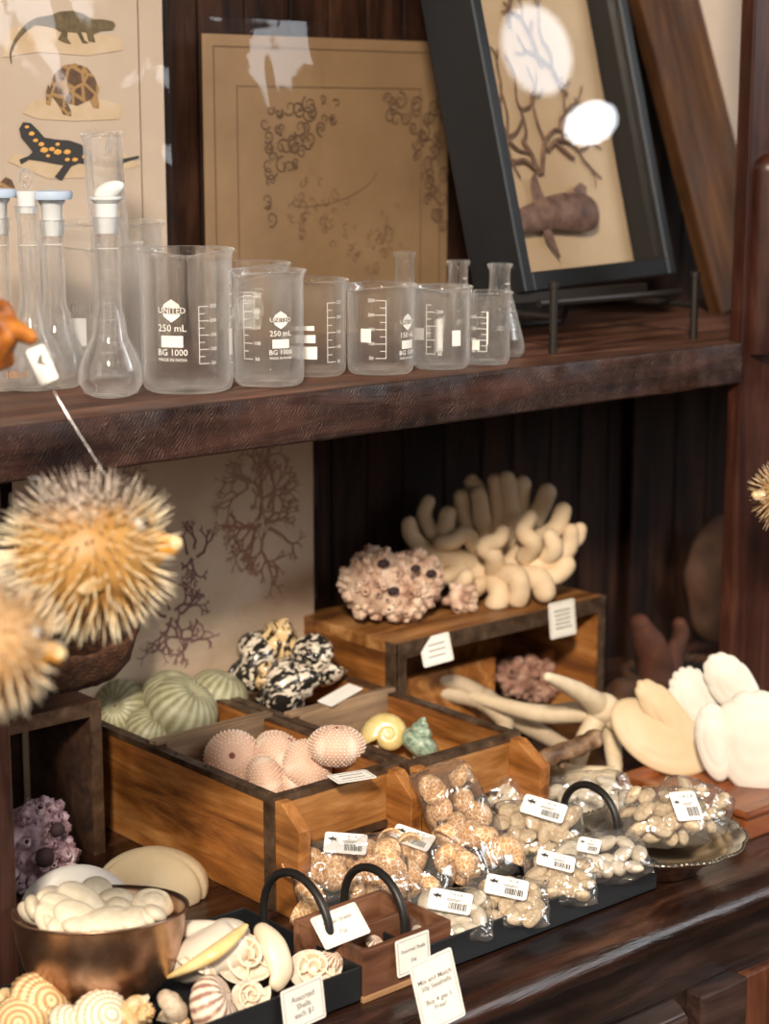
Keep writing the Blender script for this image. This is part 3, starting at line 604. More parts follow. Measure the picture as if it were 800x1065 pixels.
def beaker(px, py, r, h_, label, spout=0., logo=None, ladder=None, ladders=(), vol='250 mL', nm='glass_beaker', ink=None, grp=None, extra=None):
    c = atz(px, py, ZS+.0008); c += Vector((c.x, c.y, 0)).normalized()*0
    cd = math.atan2(-c.y, -c.x)
    t = thing(nm, label, 'beaker', c, (0, 0, 0), grp)
    w = .0016
    prof = [(0, .0012), (r*.55, .0008), (r*.86, 0), (r*.95, .0022), (r*.99, .006), (r, .011), (r, h_*.5), (r, h_-.008), (r+.0006, h_-.004), (r+.0026, h_-.0010), (r+.0030, h_), (r+.0022, h_+.0008), (r+.0008, h_+.0006), (r-w+.0002, h_-.004), (r-w, h_-.009), (r-w, h_*.5), (r-w, .012), (r-w-.001, .0075), (r*.9-w, .0045), (r*.8, .0032), (0, .0034)]
    sa = cd+(spout or 0)
    def mod(a, rr, z):
        if spout is None or z < h_-.016: return rr, z
        d = (a-sa+PI) % (2*PI)-PI; k = math.exp(-(d/.16)**2)*min(1, (z-(h_-.016))/.016); k2 = math.exp(-(d/.42)**2)*min(1, (z-(h_-.016))/.016)
        return rr+.0085*k-.0018*(k2-k), z-.0035*k2+.001*k
    m = MB(); m.lathe(prof, 80, mod=mod); m.build('vessel', M_glass, t, angle=180)
    ri = r+.0004; I = ink or M_ink; m = MB(); done = 0
    if logo is not None:
        a = cd+logo; s = r/.038
        hexa = [(-.0075*s, 0), (0, -.0045*s), (.0075*s, 0), (.0075*s, .0055*s), (0, .010*s), (-.0075*s, .0055*s)]
        zc = h_*.56
        vs = [m.bm.verts.new((ri*math.cos(a+u/ri), ri*math.sin(a+u/ri), zc+v)) for u, v in ((-.0078*s, .0015*s), (-.0065*s, -.0010*s), (0, -.0055*s), (.0065*s, -.0010*s), (.0078*s, .0015*s))]; m.bm.faces.new(vs)
        vs = [m.bm.verts.new((ri*math.cos(a+u/ri), ri*math.sin(a+u/ri), zc+v)) for u, v in ((-.0078*s, .0065*s), (.0078*s, .0065*s), (.0062*s, .0095*s), (0, .0135*s), (-.0062*s, .0095*s))]; m.bm.faces.new(vs)
        patch(m, ri, a-.0095*s/ri, a+.0095*s/ri, zc-.026*s, zc-.0165*s)
        bent('UNITED', .0068*s, I, t, ri, a, zc+.004*s); bent(vol, .0082*s, I, t, ri, a, zc-.0105*s)
        bent('BG 1000', .0074*s, I, t, ri, a, zc-.0305*s); bent('MADE IN INDIA', .0036*s, I, t, ri, a, zc-.0365*s); done = 1
    for L in ladders:                                        # (angle, z0, z1, steps, sign)
        a, z0, z1, n_, sg = L
        for i in range(n_+1):
            z = h_*(z0+(z1-z0)*i/n_); wd = (.009 if i % 2 == 0 else .005)*sg
            patch(m, ri, cd+a, cd+a+wd/ri, z, z+.0005); done = 1
            if i % 2 == 0: bent(str(25*(i+2)), .0042, I, t, ri, cd+a+(wd+.004*sg)/ri, z+.0003, 'graduation_numerals')
        patch(m, ri, cd+a, cd+a+.0005/ri, h_*z0, h_*z1)
    for (a, z, wd, ht) in (extra or ()): patch(m, ri, cd+a-wd/2/ri, cd+a+wd/2/ri, h_*z, h_*z+ht); done = 1
    if done: m.build('graduations', I, t, smooth=False)
    else: m.bm.free()
    return t
GB = None
# centre pixel is the centre of the base
beaker(104, 378, .0600, .130, 'widest glass beaker at far left, rim rising behind the stoppered flasks', None, None, nm='glass_beaker', extra=None)
b = beaker(88, 388, .0525, .115, 'wide glass beaker printed 600 ml just behind the stoppered flasks', .3, None, ladders=((.55, .2, .82, 10, -1),), extra=None)
cdb = math.atan2(-b.location.y, -b.location.x); bent('600ml', .0135, M_textg, b, .053, cdb-.15, .062); m = MB(); patch(m, .0530, cdb-.42, cdb+.05, .030, .054); m.build('writing_patch', plain('grey_enamel', (.36, .36, .36), .6), b, smooth=False)
beaker(196, 405, .0377, .1165, 'large 250 mL glass beaker in front of the flasks, spout facing the room', .0, -.34, ladders=((.25, .22, .62, 8, 1), (1.15, .2, .85, 8, 1)), extra=((1.22, .26, .008, .022),))
beaker(262, 389, .0330, .098, 'glass beaker with plain hexagon mark, half hidden behind the 250 mL beaker', -.5, None, extra=((-.15, .44, .017, .009), (-.15, .53, .024, .010), (-.15, .62, .017, .009), (-.15, .76, .02, .0015), (-.15, .72, .02, .0015)))
beaker(280, 399, .0300, .0965, 'slim 250 mL glass beaker, third vessel of the front row, logo turned right', -.95, .35, ladders=((-.75, .25, .8, 8, 1),))
beaker(325, 389, .0300, .0835, 'glass beaker with bold measuring ladder between the slim 250 mL and the squat spouted beaker', None, None, ladders=((.45, .16, .78, 8, 1),), extra=((-.25, .2, .024, .011), (-.2, .37, .018, .007), (-.2, .5, .016, .004)))
beaker(396, 387, .0298, .0780, 'squat spouted glass beaker with its logo turned to the right edge', -.75, .92, vol='150 mL', ladders=((.15, .2, .85, 8, -1),), extra=((-.45, .38, .010, .012),))
beaker(446, 378, .0255, .0700, 'small glass beaker tucked behind the two beakers near the right end', None, None, extra=((-.35, .35, .009, .011), (.4, .2, .006, .03)))
beaker(459, 382, .0258, .0735, 'small glass beaker, second from right end of the row', .2, None, ladders=((-.55, .2, .8, 7, 1),), extra=((.55, .3, .009, .014),))
beaker(507, 378, .0205, .0660, 'smallest glass beaker at right end of the row before the conical flask', None, None, ladders=((-.05, .2, .75, 7, -1),), extra=((-.55, .22, .008, .009), (.0, .3, .001, .03)))

def conical(px, py, r, h_, nr, label, marks=True):
    c = atz(px, py, ZS+.0008); cd = math.atan2(-c.y, -c.x); t = thing('conical_flask', label, 'flask', c)
    w = .0014; hn = h_*.66
    out = [(0, .001), (r*.85, 0), (r*.97, .003), (r, .008), (r*.93, .018), (nr+.004, hn-.006), (nr+.0008, hn+.003), (nr, hn+.010), (nr, h_-.006), (nr+.0022, h_-.003), (nr+.0022, h_-.0005), (nr+.0008, h_)]
    inn = [(max(0, a-w), z) for a, z in out[3:-1]][::-1]
    m = MB(); m.lathe(out+[(nr-w+.0006, h_-.001)]+inn[1:]+[(r*.85, .0035), (0, .003)], 56); m.build('vessel', M_glass, t, angle=180)
    if marks:
        m = MB()
        for i in range(7):
            z = .018+i*.0085; rr = r*.93+(nr+.004-r*.93)*(z-.018)/(hn-.006-.018)+.0005
            patch(m, rr, cd+.55, cd+.55+.007/rr, z, z+.0006)
        rr = r*.80; patch(m, rr+.0012, cd+.0, cd+.24, .026, .031); patch(m, r*.72+.001, cd, cd+.24, .040, .0405)
        m.build('graduations', M_ink, t, smooth=False)
    return t
conical(519, 370, .0245, .088, .0098, 'front conical flask with painted scale, right of the smallest beaker')
conical(476, 362, .0245, .0865, .0096, 'middle conical flask standing behind the small beakers, in front of the black frame')
conical(421, 356, .0250, .0910, .0092, 'rear conical flask, leftmost of the three, before the tan engraving', False)

def volumetric(px, py, rb, nr, hneck, label, stopper, lab=None):
    c = atz(px, py, ZS+.0008); cd = math.atan2(-c.y, -c.x); t = thing('volumetric_flask', label, 'flask', c)
    w = .0011; R_ = rb
    out = [(0, .0015), (R_*.55, 0), (R_*.82, .003), (R_*.97, .010), (R_, .017), (R_*.95, .026), (R_*.78, .037), (R_*.55, .049), (nr+.003, .062), (nr+.0004, .072), (nr, .085), (nr, hneck-.012), (nr+.001, hneck-.010), (nr+.001, hneck-.002), (nr+.0022, hneck)]
    inn = [(max(0, a-w), z) for a, z in out[3:-1]][::-1]
    m = MB(); m.lathe(out+[(nr-.0002, hneck)]+inn+[(R_*.8, .0055), (R_*.5, .0035), (0, .004)], 56); m.build('vessel', M_glass, t, angle=180)
    if stopper == 'cap':
        m = MB(); m.lathe([(0, hneck-.013), (nr-.0016, hneck-.013), (nr-.0004, hneck+.0115), (nr+.002, hneck+.0145), (nr+.002, hneck+.0165), (0, hneck+.0165)], 32); m.build('stopper', M_frost, t)
        m = MB(); m.lathe([(0, hneck+.0168), (nr+.0075, hneck+.0168), (nr+.0085, hneck+.019), (nr+.008, hneck+.0235), (0, hneck+.025)], 32); m.build('stopper_cap', M_blue if lab else M_frost, t)
    elif stopper == 'fin':
        m = MB(); m.lathe([(0, hneck-.013), (nr-.0016, hneck-.013), (nr-.0004, hneck+.0105), (nr+.003, hneck+.014), (nr+.003, hneck+.016), (0, hneck+.0165)], 32); m.build('stopper', M_frost, t)
        m = MB(); m.ball((.002, -.002, hneck+.021), .0135, 3, (1, .45, .5), Matrix.Rotation(cd+PI/2-.35, 4, 'Z') @ Matrix.Rotation(-.35, 4, 'Y')); m.build('stopper_grip', M_frost, t)
    else:
        m = MB(); m.lathe([(0, hneck-.006), (nr-.0014, hneck-.006), (nr-.0004, hneck+.012), (0, hneck+.0125)], 32); m.build('stopper', M_frost, t)
        m = MB(); m.ball((0, 0, hneck+.0215), .0095, 3, (1, .7, 1), Matrix.Rotation(cd, 4, 'Z')); m.build('stopper_grip', M_glass, t)
    m = MB(); patch(m, nr+.0004, cd-.9, cd+.9, .12, .1205); m.build('fill_mark', M_ink, t, smooth=False)
    return t
volumetric(116, 412, .0262, .0100, .145, 'stoppered volumetric flask with frosted grip stopper, rightmost of its group beside the large beaker', 'fin')
volumetric(60, 403, .0260, .0092, .140, 'volumetric flask with blue topped white stopper, second from right of the stoppered group', 'cap', 1)
volumetric(35, 405, .0272, .0088, .152, 'volumetric flask with round clear glass stopper, tallest of the stoppered group', 'ball')
f = volumetric(2, 405, .0275, .0105, .142, 'volumetric flask with amber printing cut by the left edge of the picture', 'cap', 1)
cd = math.atan2(-f.location.y, -f.location.x); bent('100 ml', .008, M_amberink, f, .0276, cd+.5, .015)
# open tube standing tilted inside the widest beaker
c = atz(110, 380, ZS+.006)
t = thing('glass_tube', 'open glass cylinder leaning inside the widest beaker before the salamander', 'tube', (c.x+.02, c.y+.01, ZS+.007), (R(3), R(-5), 0))
m = MB(); m.lathe([(0, .001), (.012, 0), (.0168, .004), (.0172, .01), (.0172, .200), (.0195, .203), (.0195, .205), (.0165, .2045), (.0158, .200), (.0158, .01), (.014, .005), (0, .004)], 48); m.build('vessel', M_glass, t, angle=180)
m = MB(); m.prism([(-.010, -.0172, .188), (-.004, -.0172, .186), (-.012, -.040, .206), (-.017, -.038, .208)], (0, 0, .0012)); m.build('pouring_lip', M_glass, t)

# hanging price tag on its line, and a dried amber pod at the left edge
t = thing('price_tag', 'small white price tag on a nylon line in front of the left flasks', 'tag', aty(44, 379, 1.15), (PI/2-.05, R(-22), -YAW+.1))
m = cardshape(.0135, .026, .0007, .002); m.build('card', M_card, t, smooth=False)
m = MB(); m.prism([(-.003, .002, .0009), (.0, .006, .0009), (.003, .007, .0009), (.001, .002, .0009), (.003, -.002, .0009)], (0, 0, .0001)); m.build('printed_mark', M_textg, t, smooth=False)
m = MB(); A = aty(112, 498, 1.11); Bq = aty(62, 418, 1.14); D = aty(52, 395, 1.1505); E_ = aty(20, 250, 1.16)
m.tube(smooth([A, Bq, D], 4), .0003, 6); tag(m.build('hanging_line', M_line), 'clear nylon line running from the tag down to the amber pufferfish', 'line')
t = thing('dried_fish', 'dark amber dried fish hanging at the left edge before the flasks', 'dried fish', aty(-6, 350, 1.08))
m = MB(); m.ball((0, 0, 0), .016, 4, (1, .8, 1.5)); m.noise(.004, 90); m.build('body', mottled('amber_fish', [(.3, (.08, .02, .005)), (.5, (.35, .11, .015)), (.75, (.66, .27, .05))], 70, .35, .5, 90), t)
m = MB(); m.finger([(.004, -.003, .008), (.013, -.008, .003), (.019, -.012, -.001)], .008, .005, 12); m.build('snout', bpy.data.materials['amber_fish'], t)
# ------------------------------------------------------------------ brick-mould crates
def crate(nm, label, x0, x1, y0, y1, zh, ydiv, ext, rot=0):
    t = thing(nm, label, 'crate', (x0, y0, 0), (0, 0, rot))
    w, d = x1-x0, y1-y0; T = .013
    def side(x):
        m = MB(); pr = [(d, 0), (d, zh-.003), (0, zh-.003), (-.010, zh-.003), (-ext, zh-.022), (-ext+.002, .035), (-ext+.006, .0), (0, 0)]
        m.prism([(x, a, b) for a, b in pr], (T, 0, 0)); return m.build('side_board', M_crate, t, smooth=False, bevel=.001)
    side(0); side(w-T)
    m = MB(); m.box((T, 0, .053), (w-T, T, zh-.003)); m.build('end_board', M_cratex, t, smooth=False, bevel=.001)
    m = MB(); m.box((T, .012, .0), (w-T, .022, .034)); m.build('lower_end_board', M_cratex, t, smooth=False, bevel=.001)
    m = MB(); m.box((T, -.0015, .0465), (w-T, .004, .053)); m.build('slot_strip', M_strap, t, smooth=False)
    m = MB(); m.box((T, d-T, .0), (w-T, d, zh-.003)); m.build('end_board', M_cratex, t, smooth=False, bevel=.001)
    m = MB(); m.box((T, T, .055), (w-T, d-T, .060)); m.build('bottom_board', M_cratex, t, smooth=False)
    m = MB(); m.box((T, ydiv-y0, .054), (w-T, ydiv-y0+.012, zh+.002)); m.box((.002, ydiv-y0+.001, zh), (w-.002, ydiv-y0+.012, zh+.005)); m.build('divider', M_grey, t, smooth=False, bevel=.001)
    # metal rim with nails, corner strap down the side
    Q = .0085; m = MB(); m.box((-.0015, -.001, zh-.006), (Q, d, zh)); m.box((w-Q, -.001, zh-.006), (w+.0015, d, zh)); m.box((Q, -.0015, zh-.006), (w-Q, Q, zh)); m.box((Q, d-Q, zh-.006), (w-Q, d+.001, zh))
    for i in range(8):
        for xx in (Q/2, w-Q/2): m.ball((xx, .012+i*(d-.02)/7, zh+.0003), .0019, 1, (1, 1, .5))
    for i in range(3): m.ball((T+.012+i*(w-2*T-.024)/2, Q/2, zh+.0003), .0019, 1, (1, 1, .5))
    m.build('metal_rim', M_strap, t, smooth=False)
    for xa in (-.0015, w): m = MB(); m.box((xa, -.0015, .0), (xa+.0015, .014, zh-.006)); m.build('corner_strap', M_strap, t, smooth=False, bevel=.0004)
    return t
crate('brick_mould_crate', 'wooden brick mould crate with metal rim holding the pink and green sea urchins', .957, 1.098, 1.245, 1.592, .104, 1.425, .034)
crate('brick_mould_crate', 'wooden brick mould crate, right neighbour of the urchin crate, holding yellow and green turban shells', 1.104, 1.244, 1.236, 1.592, .104, 1.41, .042)

# crate lying on its side as a stand for the corals
t = thing('coral_stand_crate', 'wooden crate turned over as a stand under the barnacle cluster and finger coral', 'crate', (1.254, 1.424, 0))
w, d, zt = .312, .162, .15
m = MB(); m.box((0, 0, zt-.014), (w, d, zt)); m.build('top_board', M_cratex, t, smooth=False, bevel=.0015)
m = MB(); m.box((0, .002, 0), (.012, d, zt-.014)); m.build('end_board', M_crate, t, smooth=False)
m = MB(); m.box((w-.012, .002, 0), (w, d, zt-.014)); m.build('end_board', M_crate, t, smooth=False)
m = MB(); m.box((.012, d-.01, 0), (w-.012, d, zt-.014)); m.build('back_board', M_crate, t, smooth=False)
m = MB(); m.box((-.002, -.002, zt-.017), (w+.002, .0, zt+.0005)); m.build('rim_strip', M_strap, t, smooth=False)
m = MB(); m.box((-.0015, -.002, 0), (.012, .0, zt-.017)); m.box((-.003, -.002, 0), (-.0, .014, zt)); m.build('corner_strap', M_strap, t, smooth=False)
m = MB(); m.box((w-.010, -.002, 0), (w+.002, .0, zt-.017)); m.box((w, -.002, 0), (w+.002, .014, zt)); m.build('corner_strap', M_strap, t, smooth=False)
m = MB(); m.box((.012, .05, 0), (.19, .06, .09)); m.build('inner_board', M_crate, t, smooth=False)

# dark cubby at left
t = thing('cubby_box', 'dark open fronted wooden cubby with metal edged front at lower left, under the brown sponge', 'crate', (.66, 1.462, 0))
w, d, zt = .262, .13, .148
for nm, a, b in (('top_board', (0, 0, zt-.012), (w, d, zt)), ('side_board', (w-.011, 0, 0), (w, d, zt-.012)), ('side_board', (0, 0, 0), (.011, d, zt-.012)), ('back_board', (.011, d-.008, 0), (w-.011, d, zt-.012))):
    m = MB(); m.box(a, b); m.build(nm, M_dbox, t, smooth=False)
m = MB(); m.box((0, -.002, zt-.013), (w, 0, zt+.001)); m.build('rim_strip', M_strap, t, smooth=False)
m = MB(); m.box((w-.012, -.002, 0), (w, 0, zt-.013)); m.build('corner_strap', M_strap, t, smooth=False)

# ------------------------------------------------------------------ urchins
def urchin_mesh(rows, cols, amp, flat, dimple=.12):
    m = MB(); nu, nv = cols*6, rows*5; g = []
    for j in range(nv+1):
        th = PI*j/nv; rg = []
        if j in (0, nv): g.append([m.bm.verts.new((0, 0, (flat if j == 0 else -flat)*(1-dimple)))]); continue
        for i in range(nu):
            ph = 2*PI*i/nu
            b = amp*max(0, math.cos(ph*cols))*max(0, math.cos(th*rows*2))*(math.sin(th)**.3) if amp > 0 else 0
            rr = 1+b+.015*math.cos(5*ph)
            if amp < 0: rr = 1+amp*.5*(abs(math.cos(ph*cols/2))**.5*-1+.5)
            z = math.cos(th)*flat; z *= 1-dimple*math.exp(-(math.sin(th)/.28)**2)
            rg.append(m.bm.verts.new((math.sin(th)*math.cos(ph)*rr, math.sin(th)*math.sin(ph)*rr, z*(1+b))))
        g.append(rg)
    for j in range(nv):
        A, B_ = g[j], g[j+1]
        for i in range(nu):
            k = (i+1) % nu
            if len(A) == 1: m.bm.faces.new((A[0], B_[i], B_[k]))
            elif len(B_) == 1: m.bm.faces.new((A[i], B_[0], A[k]))
            else: m.bm.faces.new((A[i], B_[i], B_[k], A[k]))
    return m
def tilt(dx, dy, spin=0): return (dy, dx, spin)
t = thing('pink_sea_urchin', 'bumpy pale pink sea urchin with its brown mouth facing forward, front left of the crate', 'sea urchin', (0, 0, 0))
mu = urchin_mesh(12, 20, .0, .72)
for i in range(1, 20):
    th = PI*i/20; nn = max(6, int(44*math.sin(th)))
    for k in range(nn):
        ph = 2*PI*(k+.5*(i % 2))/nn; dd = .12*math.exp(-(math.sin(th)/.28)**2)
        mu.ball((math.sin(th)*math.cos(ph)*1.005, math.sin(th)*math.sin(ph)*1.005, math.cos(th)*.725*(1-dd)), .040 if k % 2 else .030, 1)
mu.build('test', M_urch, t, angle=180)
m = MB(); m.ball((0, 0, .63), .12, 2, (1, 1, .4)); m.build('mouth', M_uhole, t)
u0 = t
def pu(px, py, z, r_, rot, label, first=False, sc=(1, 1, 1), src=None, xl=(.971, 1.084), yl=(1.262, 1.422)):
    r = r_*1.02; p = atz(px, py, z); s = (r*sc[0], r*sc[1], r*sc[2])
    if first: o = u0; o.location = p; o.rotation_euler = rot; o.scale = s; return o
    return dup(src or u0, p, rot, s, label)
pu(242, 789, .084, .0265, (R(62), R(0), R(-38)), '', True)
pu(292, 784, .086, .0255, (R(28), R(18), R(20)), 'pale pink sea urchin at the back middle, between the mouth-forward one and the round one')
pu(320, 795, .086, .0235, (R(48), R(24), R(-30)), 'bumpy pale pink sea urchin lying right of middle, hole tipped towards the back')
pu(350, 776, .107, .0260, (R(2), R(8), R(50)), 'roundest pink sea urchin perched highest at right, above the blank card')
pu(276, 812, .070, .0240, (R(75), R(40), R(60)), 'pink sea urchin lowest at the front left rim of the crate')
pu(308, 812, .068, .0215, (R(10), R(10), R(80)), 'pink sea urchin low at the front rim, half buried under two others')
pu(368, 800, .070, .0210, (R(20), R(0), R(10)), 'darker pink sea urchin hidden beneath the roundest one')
t = thing('green_sea_urchin', 'ribbed sage green sea urchin in the middle of the back compartment', 'sea urchin')
urchin_mesh(16, 20, -.03, .76, .22).build('test', M_green, t, angle=180)
m = MB(); m.ball((0, 0, .59), .05, 2, (1, 1, .3)); m.build('mouth', M_uhole, t)
g0 = t; g0.location = atz(190, 738, .10); g0.rotation_euler = (R(22), R(28), R(-25)); g0.scale = (.0375,)*3; g0.location.y = min(g0.location.y, 1.54)
dup(g0, atz(228, 722, .10), (R(15), R(20), R(10)), .0315, 'smooth ribbed green sea urchin at the right, nearest the black and white shells')
dup(g0, atz(178, 722, .112), (R(10), R(-15), R(50)), .029, 'green sea urchin peeping over the back behind the middle one')
dup(g0, atz(158, 759, .084), (R(12), R(30), R(-60)), .0265, 'yellowish green sea urchin lowest at the front of its compartment')
dup(g0, atz(124, 737, .098), (R(20), R(-62), R(20)), .030, 'green sea urchin at the left end beside the dark cubby')
dup(g0, atz(148, 737, .092), (R(30), R(10), R(60)), .0245, 'small green sea urchin wedged between the left one and the middle one')

# ------------------------------------------------------------------ spiral shells
def spiral(turns=3.4, W=2.1, a=.52, b=.56, hgt=1.1, q=1., rib=0., ribn=8, seg=18, per=20, knob=0, open_=True):
    m = MB(); n = int(turns*per); k = math.log(W)/(2*PI); rings = []
    for i in range(n+1):
        th = 2*PI*turns*(i/n-1); s = math.exp(k*th)
        e = Vector((math.cos(th), math.sin(th), 0)); c = e*a*s+Vector((0, 0, -hgt*s+hgt*.55)); rg = []
        for j in range(seg):
            f = 2*PI*j/seg; rr = b*s*(1+rib*math.sin(ribn*th)+.0)
            if knob and abs(((f-.9+PI) % (2*PI))-PI) < .35: rr *= 1+knob*max(0, math.sin(5*th))
            rg.append(m.bm.verts.new(c+e*rr*math.cos(f)+Vector((0, 0, q))*rr*math.sin(f)))
        rings.append(rg)
    for i in range(n):
        for j in range(seg):
            j2 = (j+1) % seg; m.bm.faces.new((rings[i][j], rings[i][j2], rings[i+1][j2], rings[i+1][j]))
    m.bm.faces.new(rings[0])
    # lip turned in, then the hollow mouth
    cen = sum((v.co for v in rings[-1]), Vector())/seg; prev = rings[-1]
    kd = Vector((-math.sin(0), math.cos(0), 0))
    for (sc_, dp) in ((.88, .0), (.80, -.12), (.55, -.38)):
        nr = [m.bm.verts.new(cen+(v.co-cen)*sc_+kd*dp*b) for v in rings[-1]]
        for j in range(seg): m.bm.faces.new((prev[j], prev[(j+1) % seg], nr[(j+1) % seg], nr[j]))
        prev = nr
    m.bm.faces.new(prev); return m
def shellthing(nm, label, cat, mb, mat, loc=(0, 0, 0), rot=(0, 0, 0), s=1, group=None):
    o = mb.build(nm, mat, angle=180); o.location = loc; o.rotation_euler = rot; o.scale = (s,)*3 if not hasattr(s, '__len__') else s
    return tag(o, label, cat, group)
tb = spiral(4.0, 1.72, .44, .60, 1.55, 1.1, knob=.14)
tz = shellthing('turban_shell', 'black and cream striped turban shell lying lowest in front, largest of the pile', 'shell', tb, M_zebra, atz(310, 708, .112), (R(55), R(62), R(20)), .0365)
dup(tz, atz(326, 682, .135), (R(70), R(20), R(-60)), .033, 'black and white striped turban shell at the upper right of the pile')
t2 = dup(tz, atz(296, 662, .150), (R(15), R(-25), R(60)), .030, 'gold mottled turban shell on top of the pile, spire up'); t2.location.y = 1.53; t2.data = t2.data.copy(); t2.data.materials[0] = M_zebra2
o = dup(tz, atz(236, 668, .128), (R(60), R(75), R(60)), .036, 'black and cream turban shell left of the pile, in front of the print'); o.location.y = min(o.location.y, 1.545)
o = shellthing('turban_shell', 'gold and black spotted turban shell with pale open mouth, below the left striped one', 'shell', spiral(3.4, 2.1, .5, .6, 1.1), M_zebra2, atz(242, 692, .112), (R(115), R(10), R(-40)), .030); o.location.y = 1.52
o = shellthing('turban_shell', 'smooth yellow turban shell with rounded body, in the right crate', 'shell', spiral(3.2, 2.4, .5, .62, .75), M_yellow, atz(404, 765, .084), (R(-60), R(20), R(150)), .027)
t = shellthing('turban_shell', 'green and cream turban shell with its spire pointing up, beside the yellow one', 'shell', spiral(4.2, 1.8, .46, .56, 1.5, knob=.12), M_grnsh, atz(436, 765, .088), (R(12), R(14), R(40)), .0250)
shellthing('turban_shell', 'small grey turban shell half hidden under the yellow one', 'shell', spiral(2.6, 2.3, .5, .5, .5), M_clam, atz(385, 778, .068), (R(20), 0, 0), .014)

# ------------------------------------------------------------------ barnacles, corals
def barnacles(mb, holes, lobes, n, rs, seed, hs=(.3, .55)):
    rnd = random.Random(seed)
    for (c, r, sc_) in lobes:
        mb.ball(c, r*.93, 3, sc_)
        for k in range(n):
            d = Vector((rnd.gauss(0, 1), rnd.gauss(0, 1), rnd.gauss(0, 1))).normalized()
            if d.y > .55: continue
            p = Vector(c)+Vector((d.x*r*sc_[0], d.y*r*sc_[1], d.z*r*sc_[2]))*.93; R0 = rnd.uniform(*rs)
            q = d.to_track_quat('Z', 'Y').to_matrix().to_4x4(); M_ = Matrix.Translation(p) @ q; h_ = R0*rnd.uniform(.7, 1.5); ro = R0*rnd.uniform(*hs)
            prof = [(R0*1.15, -h_*.35), (R0, 0), (R0*.86, h_*.55), (ro+R0*.12, h_), (ro, h_*.98), (ro*.8, h_*.55), (0, h_*.4)]
            st = len(mb.bm.verts); sg = 14; ph = rnd.random()*6
            mb.lathe(prof, sg, mod=lambda a, rr, z: (rr*(1+.09*math.sin(6*a+ph)), z+.06*R0*math.sin(3*a+ph)))
            mb.bm.verts.ensure_lookup_table()
            for v in mb.bm.verts[st:]: v.co = M_ @ v.co
            if ro > R0*.3 and R0 > rs[0]+(rs[1]-rs[0])*.45: holes.ball(M_ @ Vector((0, 0, h_*.66)), ro*.72, 1, (1, 1, .5), q)
    return mb
t = thing('barnacle_cluster', 'pink and cream barnacle cluster with dark mouths on the left of the coral stand', 'barnacle', (1.311, 1.50, .151))
m, hm = MB(), MB()
barnacles(m, hm, [((-.018, 0, .043), .040, (1.05, .8, .95)), ((.028, -.004, .038), .035, (1, .8, .95)), ((.006, -.016, .028), .030, (1.1, .8, .85))], 150, (.0028, .0058), 3)
for v in m.bm.verts: v.co.z = max(v.co.z, .0)
for v in hm.bm.verts: v.co.z = max(v.co.z, .0)
m.noise(.002, 130).build('shell_mass', M_pinkbarn, t, angle=180); 
for (c, r) in (((-.025, -.035, .042), .0075), ((.004, -.037, .062), .0065), ((.03, -.033, .052), .007), ((-.03, -.025, .070), .008)): hm.ball(c, r, 2, (1, .7, .6))
hm.build('mouths', M_hole, t)
t = thing('barnacle_chunk', 'small pink barnacle chunk touching the right side of the large pink cluster', 'barnacle', (1.395, 1.478, .151))
m, hm = MB(), MB(); barnacles(m, hm, [((0, 0, .015), .016, (1.1, .8, 1))], 26, (.004, .007), 9)
for v in m.bm.verts: v.co.z = max(v.co.z, .0)
m.build('shell_mass', M_pinkbarn, t, angle=180); hm.build('mouths', M_hole, t)
t = thing('barnacle_cluster', 'purple grey barnacle cluster inside the dark cubby at the left edge', 'barnacle', (.822, 1.425, 0)); t.scale = (.92,)*3
m, hm = MB(), MB()
barnacles(m, hm, [((-.008, 0, .046), .042, (1, .7, 1.05)), ((.016, -.010, .030), .026, (1, .8, 1)), ((.012, 0, .062), .024, (1, .8, 1))], 130, (.0035, .0075), 21, (.25, .5))
for v in m.bm.verts: v.co.z = max(v.co.z, .0)
m.noise(.002, 150).build('shell_mass', M_purbarn, t, angle=180)
for (c, r) in (((-.004, -.033, .045), .010), ((.012, -.031, .068), .0075)): hm.ball(c, r, 2, (1, .7, 1))
hm.build('mouths', M_hole, t)

